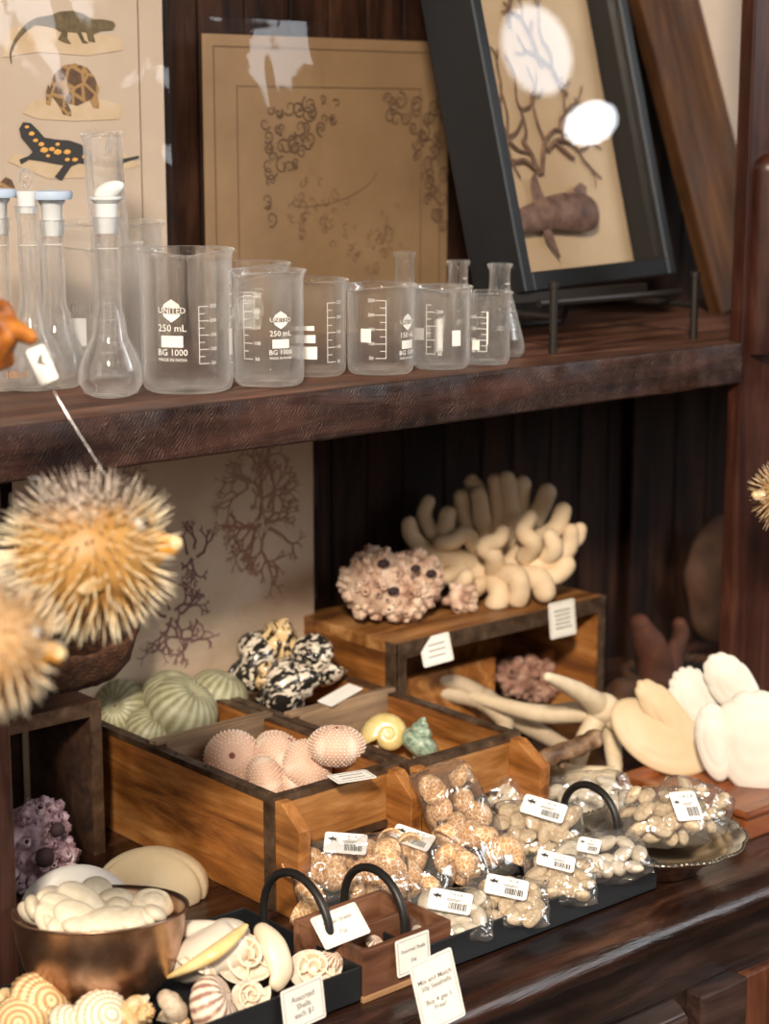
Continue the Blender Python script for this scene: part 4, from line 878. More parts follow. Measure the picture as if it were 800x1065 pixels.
rnd = random.Random(12)
t = thing('finger_coral', 'cream finger coral with thick blunt branches on the right of the coral stand', 'coral', (1.473, 1.508, .151))
m = MB(); m.ball((0, .01, .030), .034, 3, (1.3, .8, .9))
ux = Vector((math.cos(-YAW), math.sin(-YAW), 0)); uy = Vector((math.sin(YAW), math.cos(YAW), 0))     # across and away, seen from the aisle
def cf(pts, r0, r1): m.finger([ux*a*.00108+Vector((0, 0, b*.00108))+uy*c for a, b, c in pts], r0, r1, 12)
F_ = [  # (across px, up px, depth m) along each finger; origin is the foot of the coral
 ([(0, 20, 0), (-32, 36, -.02), (-66, 46, -.025), (-84, 62, -.02), (-88, 76, -.02)], .013, .0095), ([(-40, 40, -.01), (-50, 62, -.01), (-48, 84, -.005)], .012, .010),
 ([(-55, 46, -.01), (-72, 78, .0), (-68, 96, .0)], .011, .0085), ([(-30, 30, -.025), (-52, 22, -.035), (-70, 18, -.035), (-58, 34, -.03)], .011, .009), ([(0, 25, 0), (-28, 70, .01), (-34, 100, .01)], .013, .010),
 ([(-5, 30, 0), (-12, 72, .0), (-16, 104, .005)], .013, .010), ([(0, 30, 0), (4, 80, .015), (2, 114, .02)], .014, .011), ([(5, 30, 0), (18, 78, .01), (14, 118, .015)], .013, .0105),
 ([(8, 30, 0), (26, 80, .02), (30, 112, .02)], .013, .0105), ([(12, 30, 0), (44, 74, .02), (56, 104, .015)], .014, .011), ([(10, 25, -.01), (36, 52, -.015), (62, 70, -.015), (70, 88, -.01)], .014, .0105),
 ([(10, 20, -.01), (46, 34, -.02), (74, 48, -.02), (78, 68, -.02)], .014, .010), ([(5, 15, -.015), (38, 18, -.03), (64, 24, -.03), (74, 34, -.025)], .013, .011), ([(20, 20, -.02), (44, 22, -.04), (50, 10, -.045)], .015, .014),
 ([(0, 20, -.02), (-2, 46, -.045), (-12, 58, -.05), (2, 66, -.05), (6, 72, -.045)], .013, .0095), ([(-2, 20, -.02), (4, 8, -.05), (0, -2, -.055)], .014, .014), ([(0, 20, -.02), (20, 28, -.05), (24, 14, -.055), (22, 4, -.055)], .014, .012),
 ([(-10, 15, -.02), (-28, 8, -.045), (-34, 16, -.05), (-30, 26, -.05)], .012, .010), ([(30, 40, -.02), (38, 60, -.04), (28, 72, -.04), (34, 86, -.035)], .0125, .010), ([(50, 40, -.02), (60, 52, -.035), (56, 66, -.035)], .012, .010),
 ([(-20, 50, -.01), (-30, 66, -.02), (-44, 60, -.03), (-56, 58, -.03)], .011, .010), ([(70, 50, -.01), (84, 58, -.01), (88, 68, -.01)], .010, .009), ([(0, 45, .02), (-8, 90, .03), (-22, 112, .03)], .012, .010)]
for p, a, b in F_: cf([(u, v*.98+4, w_) for u, v, w_ in p], a*.93, b*.93)
for v in m.bm.verts: v.co.z = max(v.co.z, 0)
m.noise(.0011, 70).build('branches', M_coral, t, angle=180)
def pcard(nm, label, loc, rot, w, h_, lines, size, cat='card', mat=None, border=True, curl=0):
    t = thing(nm, label, cat, loc, rot); m = cardshape(w, h_); m.build('card_sheet', mat or M_card, t, smooth=False)
    if border: frame_line(w, h_).build('printed_border', M_textg, t, smooth=False)
    if lines and lines[0] == '#':                            # writing too small to read in the photograph: rows of faint strokes
        m = MB(); rn = random.Random(len(label)); n = int(lines[1:])
        for r_ in range(n):
            yy = h_*(.30-.60*(r_+.5)/n)+.0; x = -w*.30+rn.random()*w*.06
            while x < w*.28: q = rn.uniform(.0010, .0028); m.box((x, yy-size*.14, .0006), (x+q, yy+size*.14, .0007)); x += q+.0007
        m.build('faint_writing', M_textg, t, smooth=False)
    elif lines: text(lines, size, M_textg, t, (0, 0, .0008), space=1.05, bold=size*.012)
    return t
pcard('price_card', 'white price card hanging over the front edge below the pink barnacles', (1.304, 1.4185, .136), (R(78), R(-6), R(-12)), .036, .030, '#3', .0062)
pcard('price_card', 'white price card hanging over the front edge below the finger coral', (1.492, 1.4185, .137), (R(85), R(-2), R(-6)), .037, .040, '#5', .0068)
pcard('price_card', 'small white card lying on the crate rim in front of the roundest pink urchin', atz(366, 808, .1105), (R(6), R(4), R(-5)), .042, .019, '#2', .0042)
pcard('price_card', 'blank backed card tucked at the foot of the black and white shells', atz(354, 723, .112), (R(8), R(-5), R(15)), .055, .018, '', .004, border=False)

# sponge bowl on the cubby
t = thing('brown_sponge', 'dark brown felted cup sponge on top of the cubby behind the pufferfish', 'sponge', (.948, 1.535, .153), (R(28), R(-6), R(-20))); t.scale = (1.2, 1.1, 1.3)
m = MB(); prof = [(0, 0), (.018, .001), (.034, .008), (.045, .022), (.050, .038), (.0515, .046), (.048, .048), (.044, .040), (.037, .024), (.024, .012), (0, .008)]
m.lathe(prof, 72, mod=lambda a, r, z: (r*(1+.10*math.sin(2*a+.6)+.06*math.sin(5*a)), z*(1+.35*math.sin(a+2.6)+.16*math.sin(2*a+1)+.05*math.sin(9*a))))
m.noise(.002, 120); m.noise(.0011, 330, 4).build('body', M_sponge, t, angle=180)

# ------------------------------------------------------------------ pufferfish
def puffer(nm, label, loc, rot, r, spl, n, mat, seed, off=(0, 0, 0), dirsk=None, spr=.0013):
    t = thing(nm, label, 'pufferfish', loc, rot); rnd = random.Random(seed); m = MB()
    m.ball((0, 0, 0), r, 5, (1.06, 1, .94))
    for v in m.bm.verts: v.co *= 1+.025*noise.noise(v.co*60)
    ga = PI*(3-math.sqrt(5))
    for i in range(n):
        z = 1-2*(i+.5)/n; q = math.sqrt(1-z*z); a = ga*i
        d = Vector((q*math.cos(a), q*math.sin(a), z))+Vector([rnd.uniform(-.05, .05) for _ in range(3)]); d.normalize()
        if d.x > .93: continue                              # bare muzzle
        p = Vector((d.x*1.06, d.y, d.z*.94))*r*.98; e = (d+Vector([rnd.uniform(-.14, .14) for _ in range(3)])+Vector((-.22, 0, -.06))).normalized()
        L = spl*rnd.uniform(.75, 1.15); m.tube([p, p+e*L*.12, p+e*L*.55+Vector((0, 0, -.0006)), p+e*L], [spr*1.5, spr*.9, spr*.7, spr*.15], 5)
    m.build('body', mat, t, angle=180)
    m = MB(); m.finger([(r*.95, 0, 0), (r*1.10, 0, .001), (r*1.24, 0, .0)], r*.30, r*.15, 16); m.build('snout', plain('puffer_snout_'+nm, (.70, .33, .06), .3, coat=.4) if 'amber' in label else plain('puffer_snout_pale', (.66, .48, .30), .35), t)
    m = MB(); m.ball((r*1.30, 0, .0015), r*.16, 3, (.8, 1.1, .8)); m.build('beak', plain('puffer_beak', (.86, .66, .36), .25, coat=.5), t)
    for s in (-1, 1):
        m = MB(); m.ball((r*.80, s*r*.46, r*.42), r*.12, 3); k = m.build('eye', plain('puffer_eye', (.42, .38, .34), .2), t)
        m = MB(); m.ball((r*.885, s*r*.525, r*.47), r*.07, 2); m.build('pupil', plain('puffer_pupil', (.06, .04, .03), .1, coat=1), k)
        m = MB(); m.prism([(r*.25, s*r*.96, -.012), (r*.05, s*r*1.1, -.010), (-.008, s*r*1.12, -.016), (-.004, s*r*1.05, -.02), (r*.2, s*r*.95, -.018)], (0, 0, .001)); m.build('fin', mat, t, smooth=False)
    m = MB(); m.finger([(-r*.9, 0, 0), (-r*1.2, 0, .002)], r*.2, r*.10, 10); m.prism([(-r*1.2, 0, -.004), (-r*1.55, 0, -.012), (-r*1.6, 0, .012), (-r*1.2, 0, .006)], (0, .001, 0)); m.build('tail', M_star, t)
    return t
puffer('pufferfish', 'large amber dried pufferfish bristling with spines, hanging before the seaweed print', aty(91, 577, 1.055), (R(-6), R(-4), R(-32)), .0440, .0205, 560, M_puff, 3, spr=.0008)
puffer('pufferfish', 'pale tan dried pufferfish cut by the left edge, lower than the amber one', aty(-14, 668, .91), (R(-6), R(14), R(-32)), .0308, .0157, 360, M_puffp, 5, spr=.00085)
o = puffer('pufferfish', 'pale spiny pufferfish just showing at the right edge in front of the hutch post', aty(822, 515, 1.12), (0, 0, R(150)), .0275, .0145, 300, M_puffp, 8, spr=.0008)
m = MB(); m.tube([aty(91, 577, 1.055)+Vector((-.0, 0, .040)), aty(40, 520, 1.062), aty(42, 497, 1.062)], .0006, 6); m.tube([aty(42, 497, 1.062), aty(30, 497, 1.062), aty(38, 508, 1.062)], .0008, 6)
tag(m.build('hanging_hook', M_line), 'small wire hook loop above the left of the amber pufferfish', 'hook')

# ------------------------------------------------------------------ starfish, driftwood, right-hand group
t = thing('finger_starfish', 'large pale smooth starfish propped up between the crate and the cream shells', 'starfish', (0, 0, 0))
m = MB(); c0 = atz(627, 737, .070)
for (pts, a, b) in (([(560, 742, .055), (486, 722, .06)], .0135, .006), ([(600, 718, .10), (570, 704, .125)], .014, .005), ([(606, 775, .035), (600, 806, .012)], .012, .008), ([(636, 768, .035), (640, 800, .012)], .0115, .008), ([(660, 770, .04), (702, 806, .012)], .012, .006)):
    m.finger([c0]+[atz(*q) for q in pts], a, b, 14)
m.ball(c0, .0185, 3, (1, 1, .9)); m.noise(.0008, 90).build('body', M_star, t, angle=180)
t = thing('finger_starfish', 'grey cream starfish arms lying flat behind the right crate below the coral stand', 'starfish', (0, 0, 0))
m = MB(); c0 = atz(505, 728, .055)
for (pts, a, b) in (([(470, 722, .06), (425, 714, .075)], .0115, .006), ([(480, 712, .07), (452, 706, .08)], .0115, .007), ([(545, 752, .03), (590, 778, .02)], .0125, .008), ([(525, 750, .035), (520, 770, .02)], .012, .008)):
    m.finger([c0]+[atz(*q) for q in pts], a, b, 12)
m.ball(c0, .013, 3); m.noise(.0008, 90).build('body', mottled('grey_starfish', [(.3, (.40, .30, .20)), (.6, (.56, .44, .31)), (.8, (.66, .55, .42))], 24, .65, .4, 160, .001), t, angle=180)
t = thing('starfish_arm', 'cream broken starfish arm at the foot of the right crate, behind the bagged clams', 'starfish', (0, 0, 0))
m = MB(); m.finger([atz(640, 808, .014), atz(595, 806, .014), atz(565, 798, .016)], .011, .0115, 12); m.build('body', M_star, t)
t = thing('driftwood', 'short dark brown driftwood stick lying in front of the pale starfish', 'driftwood', (0, 0, 0))
m = MB(); m.finger([atz(560, 794, .045), atz(582, 783, .055), atz(600, 778, .06), atz(614, 770, .066)], .0095, .0095, 14); m.ball(atz(616, 769, .067), .0108, 3); m.finger([atz(585, 785, .05), atz(585, 797, .04)], .006, .004, 8); m.noise(.003, 110).build('stick', M_drift, t, angle=180)
t = thing('barnacle_chunk', 'rosy brown barnacle lump behind the starfish, under the finger coral card', 'barnacle', atz(546, 728, .02))
m, hm = MB(), MB(); barnacles(m, hm, [((-.012, 0, .030), .026, (1.1, .8, .9)), ((.02, -.004, .020), .021, (1, .8, 1))], 40, (.004, .008), 31)
for v in m.bm.verts: v.co.z = max(v.co.z, -.02)
m.noise(.002, 130).build('shell_mass', mottled('rosy_barnacle', [(.3, (.16, .06, .04)), (.5, (.34, .18, .13)), (.75, (.56, .38, .30))], 70, .65, .5, 150, .002), t, angle=180); hm.build('mouths', M_hole, t)

tr = thing('red_wood_tray', 'reddish brown wooden tray cut by the right edge under the white shells', 'tray', (1.395, 1.082, 0))
m = MB(); m.prism([(0, 0, 0), (.34, 0, 0), (.34, 0, .024), (0, 0, .024)], (0, .012, 0)); m.build('front_board', M_redwood, tr, smooth=False, bevel=.002)
m = MB(); m.box((-.004, -.005, .024), (.34, .014, .031)); m.build('front_moulding', M_redwood, tr, smooth=False, bevel=.0025)
m = MB(); m.box((0, .012, 0), (.012, .15, .026)); m.build('side_board', M_redwood, tr, smooth=False, bevel=.002)
m = MB(); m.box((0, .15, 0), (.34, .162, .026)); m.build('back_board', M_redwood, tr, smooth=False, bevel=.002)
m = MB(); m.box((.012, .012, .004), (.34, .15, .018)); m.build('bottom_board', M_redwood, tr, smooth=False)

def valve(px, py, z, hw, hh, roll, dyaw, tilt_, label, mat, notches=9, cup=.35, seed=0, y=None, thick=.0022):
    p = atz(px, py, z); t = thing('white_bivalve_shell', label, 'shell', p); rnd = random.Random(seed)
    a = math.atan2(-p.y, -p.x)
    t.rotation_euler = (Euler((PI/2-tilt_, 0, a+PI/2+dyaw)).to_matrix() @ Matrix.Rotation(roll, 3, 'Z')).to_euler()
    m = MB(); nr, ns = 12, 72; g = [[m.bm.verts.new((0, 0, cup*hw))]]
    for i in range(1, nr+1):
        f = i/nr; rg = []
        for k in range(ns):
            th = 2*PI*k/ns; x = math.cos(th); yv = math.sin(th)
            edge = 1
            if yv > .2: edge = 1-.075*(1-abs(math.sin(th*notches/1.0))**.5)*f**4*(1 if notches else 0)
            nar = 1-.22*(1-yv)/2
            rg.append(m.bm.verts.new((x*f*hw*nar*edge, yv*f*hh*edge, cup*hw*(1-f*f)+.0006*math.sin(18*f)*f)))
        g.append(rg)
    for k in range(ns): m.bm.faces.new((g[0][0], g[1][k], g[1][(k+1) % ns]))
    for i in range(1, nr):
        for k in range(ns): m.bm.faces.new((g[i][k], g[i+1][k], g[i+1][(k+1) % ns], g[i][(k+1) % ns]))
    m.noise(.001, 50, seed).build('valve', mat, t, solid=thick, angle=180)
    return t
valve(686, 768, .052, .064, .032, R(-34), R(15), R(30), 'long flat cream shell lying lowest and furthest left of the white shell stack', M_cream, 0, .10, 1)
valve(702, 752, .066, .021, .058, R(40), R(15), R(15), 'cream shell leaning left, second of the stack from the left, tip pointing to the starfish', M_cream, 7, .30, 2)
valve(722, 728, .088, .026, .036, R(22), R(10), R(12), 'off white shell with notched rim behind the stack, third from left', M_white, 9, .25, 3)
valve(763, 714, .105, .025, .040, R(38), R(5), R(8), 'bright white shell standing highest at the back of the stack', M_white, 7, .22, 4)
valve(744, 772, .060, .021, .040, R(10), R(5), R(10), 'narrow white shell just left of the largest front shell', M_white, 7, .30, 5)
valve(786, 772, .062, .047, .053, R(6), R(0), R(10), 'largest bright white shell in front, cut by the right edge', M_white, 6, .18, 6)

# dark carved looking sponges in the shadow of the hutch
t = thing('dark_fan_sponge', 'dark red brown lobed sponge standing in the shadow behind the white shells, left one', 'sponge', atz(682, 728, .0))
m = MB(); m.finger([(0, 0, 0), (-.005, 0, .05), (-.022, 0, .082), (-.03, 0, .098)], .026, .012, 14); m.finger([(0, 0, .0), (.02, 0, .035), (.03, 0, .062)], .024, .009, 14); m.finger([(.015, .01, .02), (.05, .01, .06), (.05, .01, .082)], .014, .007, 12)
m.noise(.004, 40).build('body', M_darkred, t, angle=180)
t = thing('dark_fan_sponge', 'broad amber brown fan sponge at the back, right one, beside the hutch post', 'sponge', (1.93, 1.552, 0), (0, 0, R(-25)))
m = MB(); m.ball((0, 0, .088), .052, 4, (1.0, .3, 1.65)); m.noise(.008, 30)
for v in m.bm.verts: v.co.z = max(v.co.z, 0)
m.build('body', M_darkbr, t, angle=180)
t = thing('dark_wooden_bowl', 'dark bowl edged with twisted amber rope and bluish glints, behind the white shells', 'bowl', (1.70, 1.42, 0))
m = MB(); m.lathe([(0, 0), (.035, 0), (.055, .012), (.066, .034), (.064, .036), (.052, .016), (.03, .006), (0, .005)], 48); m.build('bowl_body', plain('dark_glaze', (.015, .012, .012), .12, coat=1), t)
m = MB()
for k in (0, 1): m.tube([(math.cos(a)*(.067+.0025*math.cos(a*22+k*PI)), math.sin(a)*(.067+.0025*math.cos(a*22+k*PI)), .035+.0025*math.sin(a*22+k*PI)) for a in [2*PI*i/240 for i in range(241)]], .0038, 6)
m.build('rope_rim', M_darkbr, t)
t = thing('amber_rock', 'small amber brown lump in the shadow left of the dark bowl', 'shell', (1.605, 1.42, 0)); m = MB(); m.ball((0, 0, .024), .026, 4, (1.1, 1, .95)); m.noise(.007, 50).build('body', M_darkbr, t, angle=180)

# ------------------------------------------------------------------ trays
def arch(t, p0, p1, hgt, r=.0036):
    p0, p1 = Vector(p0), Vector(p1); c = (p0+p1)/2; hw = (p1-p0)/2; pts = [p0]
    for i in range(17):
        a = PI*i/16; pts.append(c-hw*math.cos(a)+Vector((0, 0, hgt-hw.length+hw.length*math.sin(a)*1.0)))
    pts.append(p1); m = MB(); m.tube(pts, r, 12); return m.build('handle', M_handle, t)
def tray(label, x0, x1, y0, y1, hz):
    t = thing('black_metal_tray', label, 'tray', (x0, y0, 0)); w, d, T = x1-x0, y1-y0, .002
    for nm, a, b in (('bottom_plate', (0, 0, .001), (w, d, .003)), ('front_wall', (0, 0, .001), (w, T, hz)), ('back_wall', (0, d-T, .001), (w, d, hz)), ('end_wall', (0, T, .003), (T, d-T, hz)), ('end_wall', (w-T, T, .003), (w, d-T, hz))):
        m = MB(); m.box(a, b); m.build(nm, M_black, t, smooth=False, bevel=.0006)
    return t, w, d
t1, w, d = tray('black metal tray at lower left heaped with sliced and striped shells around the copper bowl', .585, .901, 1.062, 1.215, .030)
arch(t1, (w-.006, .032, .026), (w-.006, d-.035, .026), .058)
arch(t1, (.064, .010, .012), (.024, .010, .012), .04)
t2, w, d = tray('long black metal tray full of bagged snail and clam shells', .958, 1.243, 1.060, 1.182, .028)
arch(t2, (.004, .022, .024), (.004, .098, .024), .052)
arch(t2, (w-.004, .044, .024), (w-.004, d-.010, .024), .054)

# small two-compartment wooden box
t = thing('small_divided_box', 'small brown wooden box with two compartments between the black trays', 'box', (.900, 1.060, 0), (0, 0, R(1)))
w, d, hz, T = .094, .086, .042, .006
for nm, a, b in (('front_board', (0, 0, .004), (w, T, hz)), ('back_board', (0, d-T, .004), (w, d, hz)), ('side_board', (0, T, .004), (T, d-T, hz)), ('side_board', (w-T, T, .004), (w, d-T, hz)), ('divider', (T, .043, .004), (w-T, .048, hz-.003))):
    m = MB(); m.box(a, b); m.build(nm, M_small, t, smooth=False, bevel=.0008)
m = MB(); m.box((-.001, -.001, 0), (w+.001, d+.001, .005)); m.build('base_board', M_smallpale, t, smooth=False, bevel=.0005)
m = MB(); m.box((T, T, .005), (w-T, d-T, .014)); m.build('inner_floor', M_small, t, smooth=False)
pcard('shell_card', 'white card reading Assorted Shells on the right front of the small wooden box', (.949, 1.0575, .0275), (R(84), 0, R(1)), .036, .030, 'Assorted Shells\n\n50¢', .0042)
pcard('shell_card', 'white card reading Moon Shells tilted on the small wooden box between two handles', atz(354, 963, .052), (R(38), R(-10), R(-14)), .040, .029, 'Moon Shells\n\n75¢', .0050)
pcard('shell_card', 'white card reading Assorted Shells each $1 leaning on the front wall of the left tray', (.838, 1.0575, .0195), (R(84), R(-2), R(2)), .041, .034, 'Assorted\nShells\neach $1', .0062)
pcard('shell_card', 'white card reading Mix and Match Buy 4 get 1 Free at the sideboard edge', (.9265, 1.0045, .022), (R(80), R(-8), R(-6)), .040, .056, 'Mix and Match\n50¢ Seashells\n\nBuy 4 get 1\nFree!', .0054)

# ------------------------------------------------------------------ copper bowl with oval shells
BC = Vector((.742, 1.186, .0095)); 
t = thing('copper_bowl', 'tarnished copper bowl heaped with ivory oval shells at lower left', 'bowl', BC); BR = Matrix.Rotation(R(-8), 3, Vector((math.cos(R(32)), -math.sin(R(32)), 0))); t.rotation_euler = BR.to_euler()
m = MB(); m.lathe([(0, .0), (.030, .0), (.042, .004), (.052, .014), (.0595, .030), (.0640, .048), (.0668, .0665), (.0690, .0685), (.0688, .0700), (.0665, .0695), (.0645, .0660), (.0620, .048), (.0575, .030), (.0500, .015), (.041, .006), (.030, .003), (0, .003)], 72); m.build('bowl_body', M_bowl, t, angle=180)
o0 = thing('oval_shell', 'ringed round white shell lying on the right rim of the copper bowl', 'shell'); o0.scale = (.019,)*3
m = MB(); m.ball((0, 0, 0), 1, 4, (1, .85, .42))
for v in m.bm.verts: v.co.z -= .10*math.exp(-((Vector((v.co.x, v.co.y)).length-.5)/.12)**2)*(1 if v.co.z > 0 else 0)
m.build('test', M_oval, o0, angle=180)
p0 = atz(159, 940, .068); o0.location = p0; o0.rotation_euler = (R(25), R(5), R(10)); o0.scale = (.0205, .0185, .018)
m = MB(); m.ball((0, 0, 0), 1, 4, (1, .66, .42)); base = m.build('oval_shell', M_oval, None, angle=180)
tag(base, 'smooth ivory oval shell in the heap filling the copper bowl', 'shell', 'ivory oval shells in the copper bowl')
OV = [(125, 943, .064, .016, 20, 10, 60), (84, 938, .072, .021, 35, 35, -40), (52, 935, .072, .013, 60, 20, 10), (66, 948, .069, .020, 35, 30, -50), (80, 957, .066, .020, 40, 30, -40), (58, 960, .063, .021, 45, 30, -45), (33, 945, .068, .016, 70, 10, 60), (16, 952, .063, .016, 75, 0, 100), (30, 963, .060, .016, 70, 10, 70), (50, 969, .058, .015, 40, 0, 10), (117, 962, .062, .023, 15, 5, 5), (160, 962, .060, .017, 20, 0, 30), (150, 953, .062, .013, 40, 0, 80), (92, 972, .057, .019, 15, 0, 0), (100, 948, .060, .018, 30, 10, 20), (140, 972, .052, .017, 20, 0, 10), (176, 952, .056, .014, 30, 20, 50), (38, 932, .06, .017, 30, 0, 30), (100, 925, .055, .018, 30, 0, 30), (75, 970, .05, .018, 10, 10, 20), (120, 935, .05, .018, 10, 10, 20)]
for i, (px, py, z, s, a, b, c) in enumerate(OV):
    h = max(z, .063); z = h; nv = BR @ Vector((0, 0, 1)); pc = BC+nv*(z+.008); ry = ray(px, py); p = Vector((0, 0, HC)); p = p+ry*((pc-p).dot(nv)/ry.dot(nv))
    q = p-pc; L = .0625-s*.72
    if q.length > L: q = q*(L/q.length)
    p = pc+q
    if i == 0: base.location = p; base.rotation_euler = (R(a), R(b), R(c)); base.scale = (s,)*3
    else: dup(base, p, (R(a), R(b), R(c)), (s, s*random.uniform(.9, 1.1), s))

# sea biscuits behind the bowl
def dome(nm, label, loc, rx, ry, hz, mat, seed, rz=0):
    t = thing(nm, label, 'shell', loc, (0, 0, rz)); m = MB(); m.ball((0, 0, 0), 1, 5)
    for v in m.bm.verts:
        x, y, z = v.co; a = math.atan2(y, x); rr = math.hypot(x, y)
        g = .05*math.exp(-(math.sin(2.5*a+seed)/.16)**2)*rr**1.5
        zz = max(z, -.25)*(1-g*1.0); v.co = Vector((x*rx*(1-g), y*ry*(1-g), (zz+.25)*hz/1.25+.006*0))
    m.noise(.0012, 30).build('test', mat, t, angle=180); return t
dome('sea_biscuit', 'large tan smooth domed sea biscuit beside the urchin crate', (.897, 1.345, 0), .050, .040, .043, M_biscuit, 1, R(-38))
dome('sea_biscuit', 'large chalky white domed sea biscuit behind the copper bowl at left', (.815, 1.338, 0), .049, .036, .050, M_chalk, 2.5, R(-36))

# ------------------------------------------------------------------ loose shells in the left tray
def sliced(nm, label, loc, rot, s, turns=2.1, W=2.3):
    t = thing(nm, label, 'shell', loc, rot); t.scale = (s,)*3; k = math.log(W)/(2*PI)
    m = MB(); n = 64; A = []
    for i in range(n+1):                                     # the spiral wall standing up from the cut
        th = 2*PI*turns*(i/n-1); r = math.exp(k*th); c, q = math.cos(th)*r, math.sin(th)*r
        A.append([m.bm.verts.new((c*1.04, q*1.04, .05)), m.bm.verts.new((c, q, -.12)), m.bm.verts.new((c*.86, q*.86, -.42)), m.bm.verts.new((c*.62, q*.62, -.62))])
    for i in range(n):
        for j in range(3): m.bm.faces.new((A[i][j], A[i+1][j], A[i+1][j+1], A[i][j+1]))
    m.build('spiral_wall', M_slice, t, solid=.075, angle=180)
    m = MB()                                                 # the rounded outside half left below the cut
    m.ball((-.12, -.05, -.02), .93, 4, (1.0, .92, .78))
    for v in m.bm.verts:
        if v.co.z > -.30: v.co.z = -.30-.25*(1-min(1, math.hypot(v.co.x+.12, v.co.y+.05)))
    m.build('outer_shell', M_pearl, t, angle=50)
    m = MB()
    for th in (-.4, -1.5, -2.7, -3.9, -5.2, -6.6):
        r1, r0 = math.exp(k*th), math.exp(k*(th-2*PI)); e = Vector((math.cos(th), math.sin(th), 0))
        m.tube(smooth([e*r1*.97+Vector((0, 0, -.05)), e*(r0+r1)/2+Vector((0, 0, -.20)), e*r0+Vector((0, 0, -.05))], 4), .05, 8)
    m.build('chamber_wall', M_slice, t, angle=180); return t
a0 = -YAW
sliced('sliced_shell', 'sliced cream shell showing its inner chambers, in the middle of the left tray', atz(258, 993, .044), (R(55), R(10), a0+.3), .0235)
sliced('sliced_shell', 'sliced shell with thin chamber walls at the right end of the left tray', atz(328, 1004, .030), (R(42), R(5), a0+.1), .0200)
sliced('sliced_shell', 'smaller sliced shell lying flat against the tray front by its card', atz(262, 1034, .028), (R(60), R(-10), a0+.6), .0150)
def curved(nm, label, pts, r, mat, flat=(1, 1, 1)):
    m = MB(); P_ = smooth([Vector(p) for p in pts], 6); n = len(P_); m.tube(P_, [r*math.sin(PI*(.12+.80*i/(n-1)))**.7 for i in range(n)], 18, (1, .55, 1)); m.noise(.002, 60)
    return tag(m.build(nm, mat, angle=180), label, 'shell')
curved('shell_piece', 'curved cream shell wall standing right of the chambered slice', [atz(270, 968, .052), atz(284, 985, .046), atz(292, 1012, .030), atz(285, 1028, .022)], .0115, M_slice)
t = thing('conch_shell', 'large pale conch with a yellow orange lip leaning on the copper bowl', 'shell', (0, 0, 0))
m = MB(); m.tube(smooth([atz(176, 1010, .02), atz(205, 998, .034), atz(228, 985, .044), atz(246, 970, .052), atz(254, 962, .058)], 5), [.004+.021*math.sin(PI*(i/20)**.8) if i < 20 else .003 for i in range(21)], 20, (1, 1, .75)); m.noise(.002, 50).build('body_whorl', M_pearl, t, angle=180)
m = MB(); m.tube(smooth([atz(176, 1016, .030), atz(205, 1002, .046), atz(232, 984, .058), atz(256, 962, .064)], 5), [.002+.0075*math.sin(PI*(i+.5)/16) for i in range(16)], 14, (1, .8, .5)); m.build('flared_lip', M_yellow if False else mottled('orange_lip', [(.3, (.78, .50, .16)), (.6, (.86, .66, .34)), (.8, (.88, .78, .58))], 40, .35, .1), t)
m = MB(); m.finger([atz(186, 968, .05), atz(215, 966, .055), atz(243, 968, .055)], .008, .006, 12); m.build('spire', M_pearl, t)
shellthing('turban_shell', 'pale knobbed shell tip behind the chambered slice beside the handle', 'shell', spiral(4, 1.8, .46, .55, 1.4, knob=.25), M_pearl, atz(272, 976, .038), (R(100), R(10), R(80)), .013)
shellthing('striped_shell', 'purple and tan striped round shell at the front of the left tray', 'shell', spiral(3.2, 2.5, .5, .66, .6), M_stripe, atz(224, 1038, .030), (R(20), R(60), R(-30)), .0270)
shellthing('ribbed_shell', 'round chalky ribbed shell left of the purple striped one', 'shell', spiral(3.4, 2.2, .5, .62, .8, rib=.05, ribn=9), mottled('chalk_brown', [(.3, (.50, .36, .24)), (.6, (.72, .60, .46)), (.8, (.84, .78, .68))], 3, .6, .4, 12, .03), atz(178, 1042, .030), (R(40), R(20), R(60)), .0180)
shellthing('murex_shell', 'knobbly orange and cream murex shell below the copper bowl', 'shell', spiral(3.8, 1.9, .46, .56, 1.3, knob=.5), M_orange, atz(146, 1052, .026), (R(80), R(30), R(20)), .0190)
def cockle(s_=1):
    m = MB(); nr, ns = 10, 96; g = [[m.bm.verts.new((0, -.35, .62))]]
    for i in range(1, nr+1):
        f = i/nr; rg = []
        for k in range(ns):
            th = 2*PI*k/ns; rr = f*(1+.02*math.cos(24*th)); x = math.cos(th)*rr; y = math.sin(th)*rr*.88
            rg.append(m.bm.verts.new((x, y-.35*(1-f)**1.2, .62*(1-f**2)**.6*(1+.04*math.cos(24*th)))))
        g.append(rg)
    for k in range(ns): m.bm.faces.new((g[0][0], g[1][k], g[1][(k+1) % ns]))
    for i in range(1, nr):
        for k in range(ns): m.bm.faces.new((g[i][k], g[i+1][k], g[i+1][(k+1) % ns], g[i][(k+1) % ns]))
    return m
def mk_cockle(label, px, py, z, s, rot, mat):
    o = cockle().build('cockle_shell', mat, None, solid=.05, angle=180); o.location = atz(px, py, z); o.rotation_euler = rot; o.scale = (s,)*3; return tag(o, label, 'shell')
def ringmat(name, a, b, sc_=9):
    m, nt, p = nodes(name); w = nt.nodes.new('ShaderNodeTexWave'); w.wave_type = 'RINGS'; w.rings_direction = 'Z'; w.inputs['Scale'].default_value = sc_; w.inputs['Distortion'].default_value = 1.
    mp = nt.nodes.new('ShaderNodeMapping'); tc = nt.nodes.new('ShaderNodeTexCoord'); mp.inputs['Location'].default_value = (0, .35, 0); nt.links.new(tc.outputs['Object'], mp.inputs[0]); nt.links.new(mp.outputs[0], w.inputs['Vector'])
    nt.links.new(ramp(nt, w.outputs['Fac'], [(.15, a), (.6, b)]), p.inputs['Base Color']); p.inputs['Roughness'].default_value = .45; return m
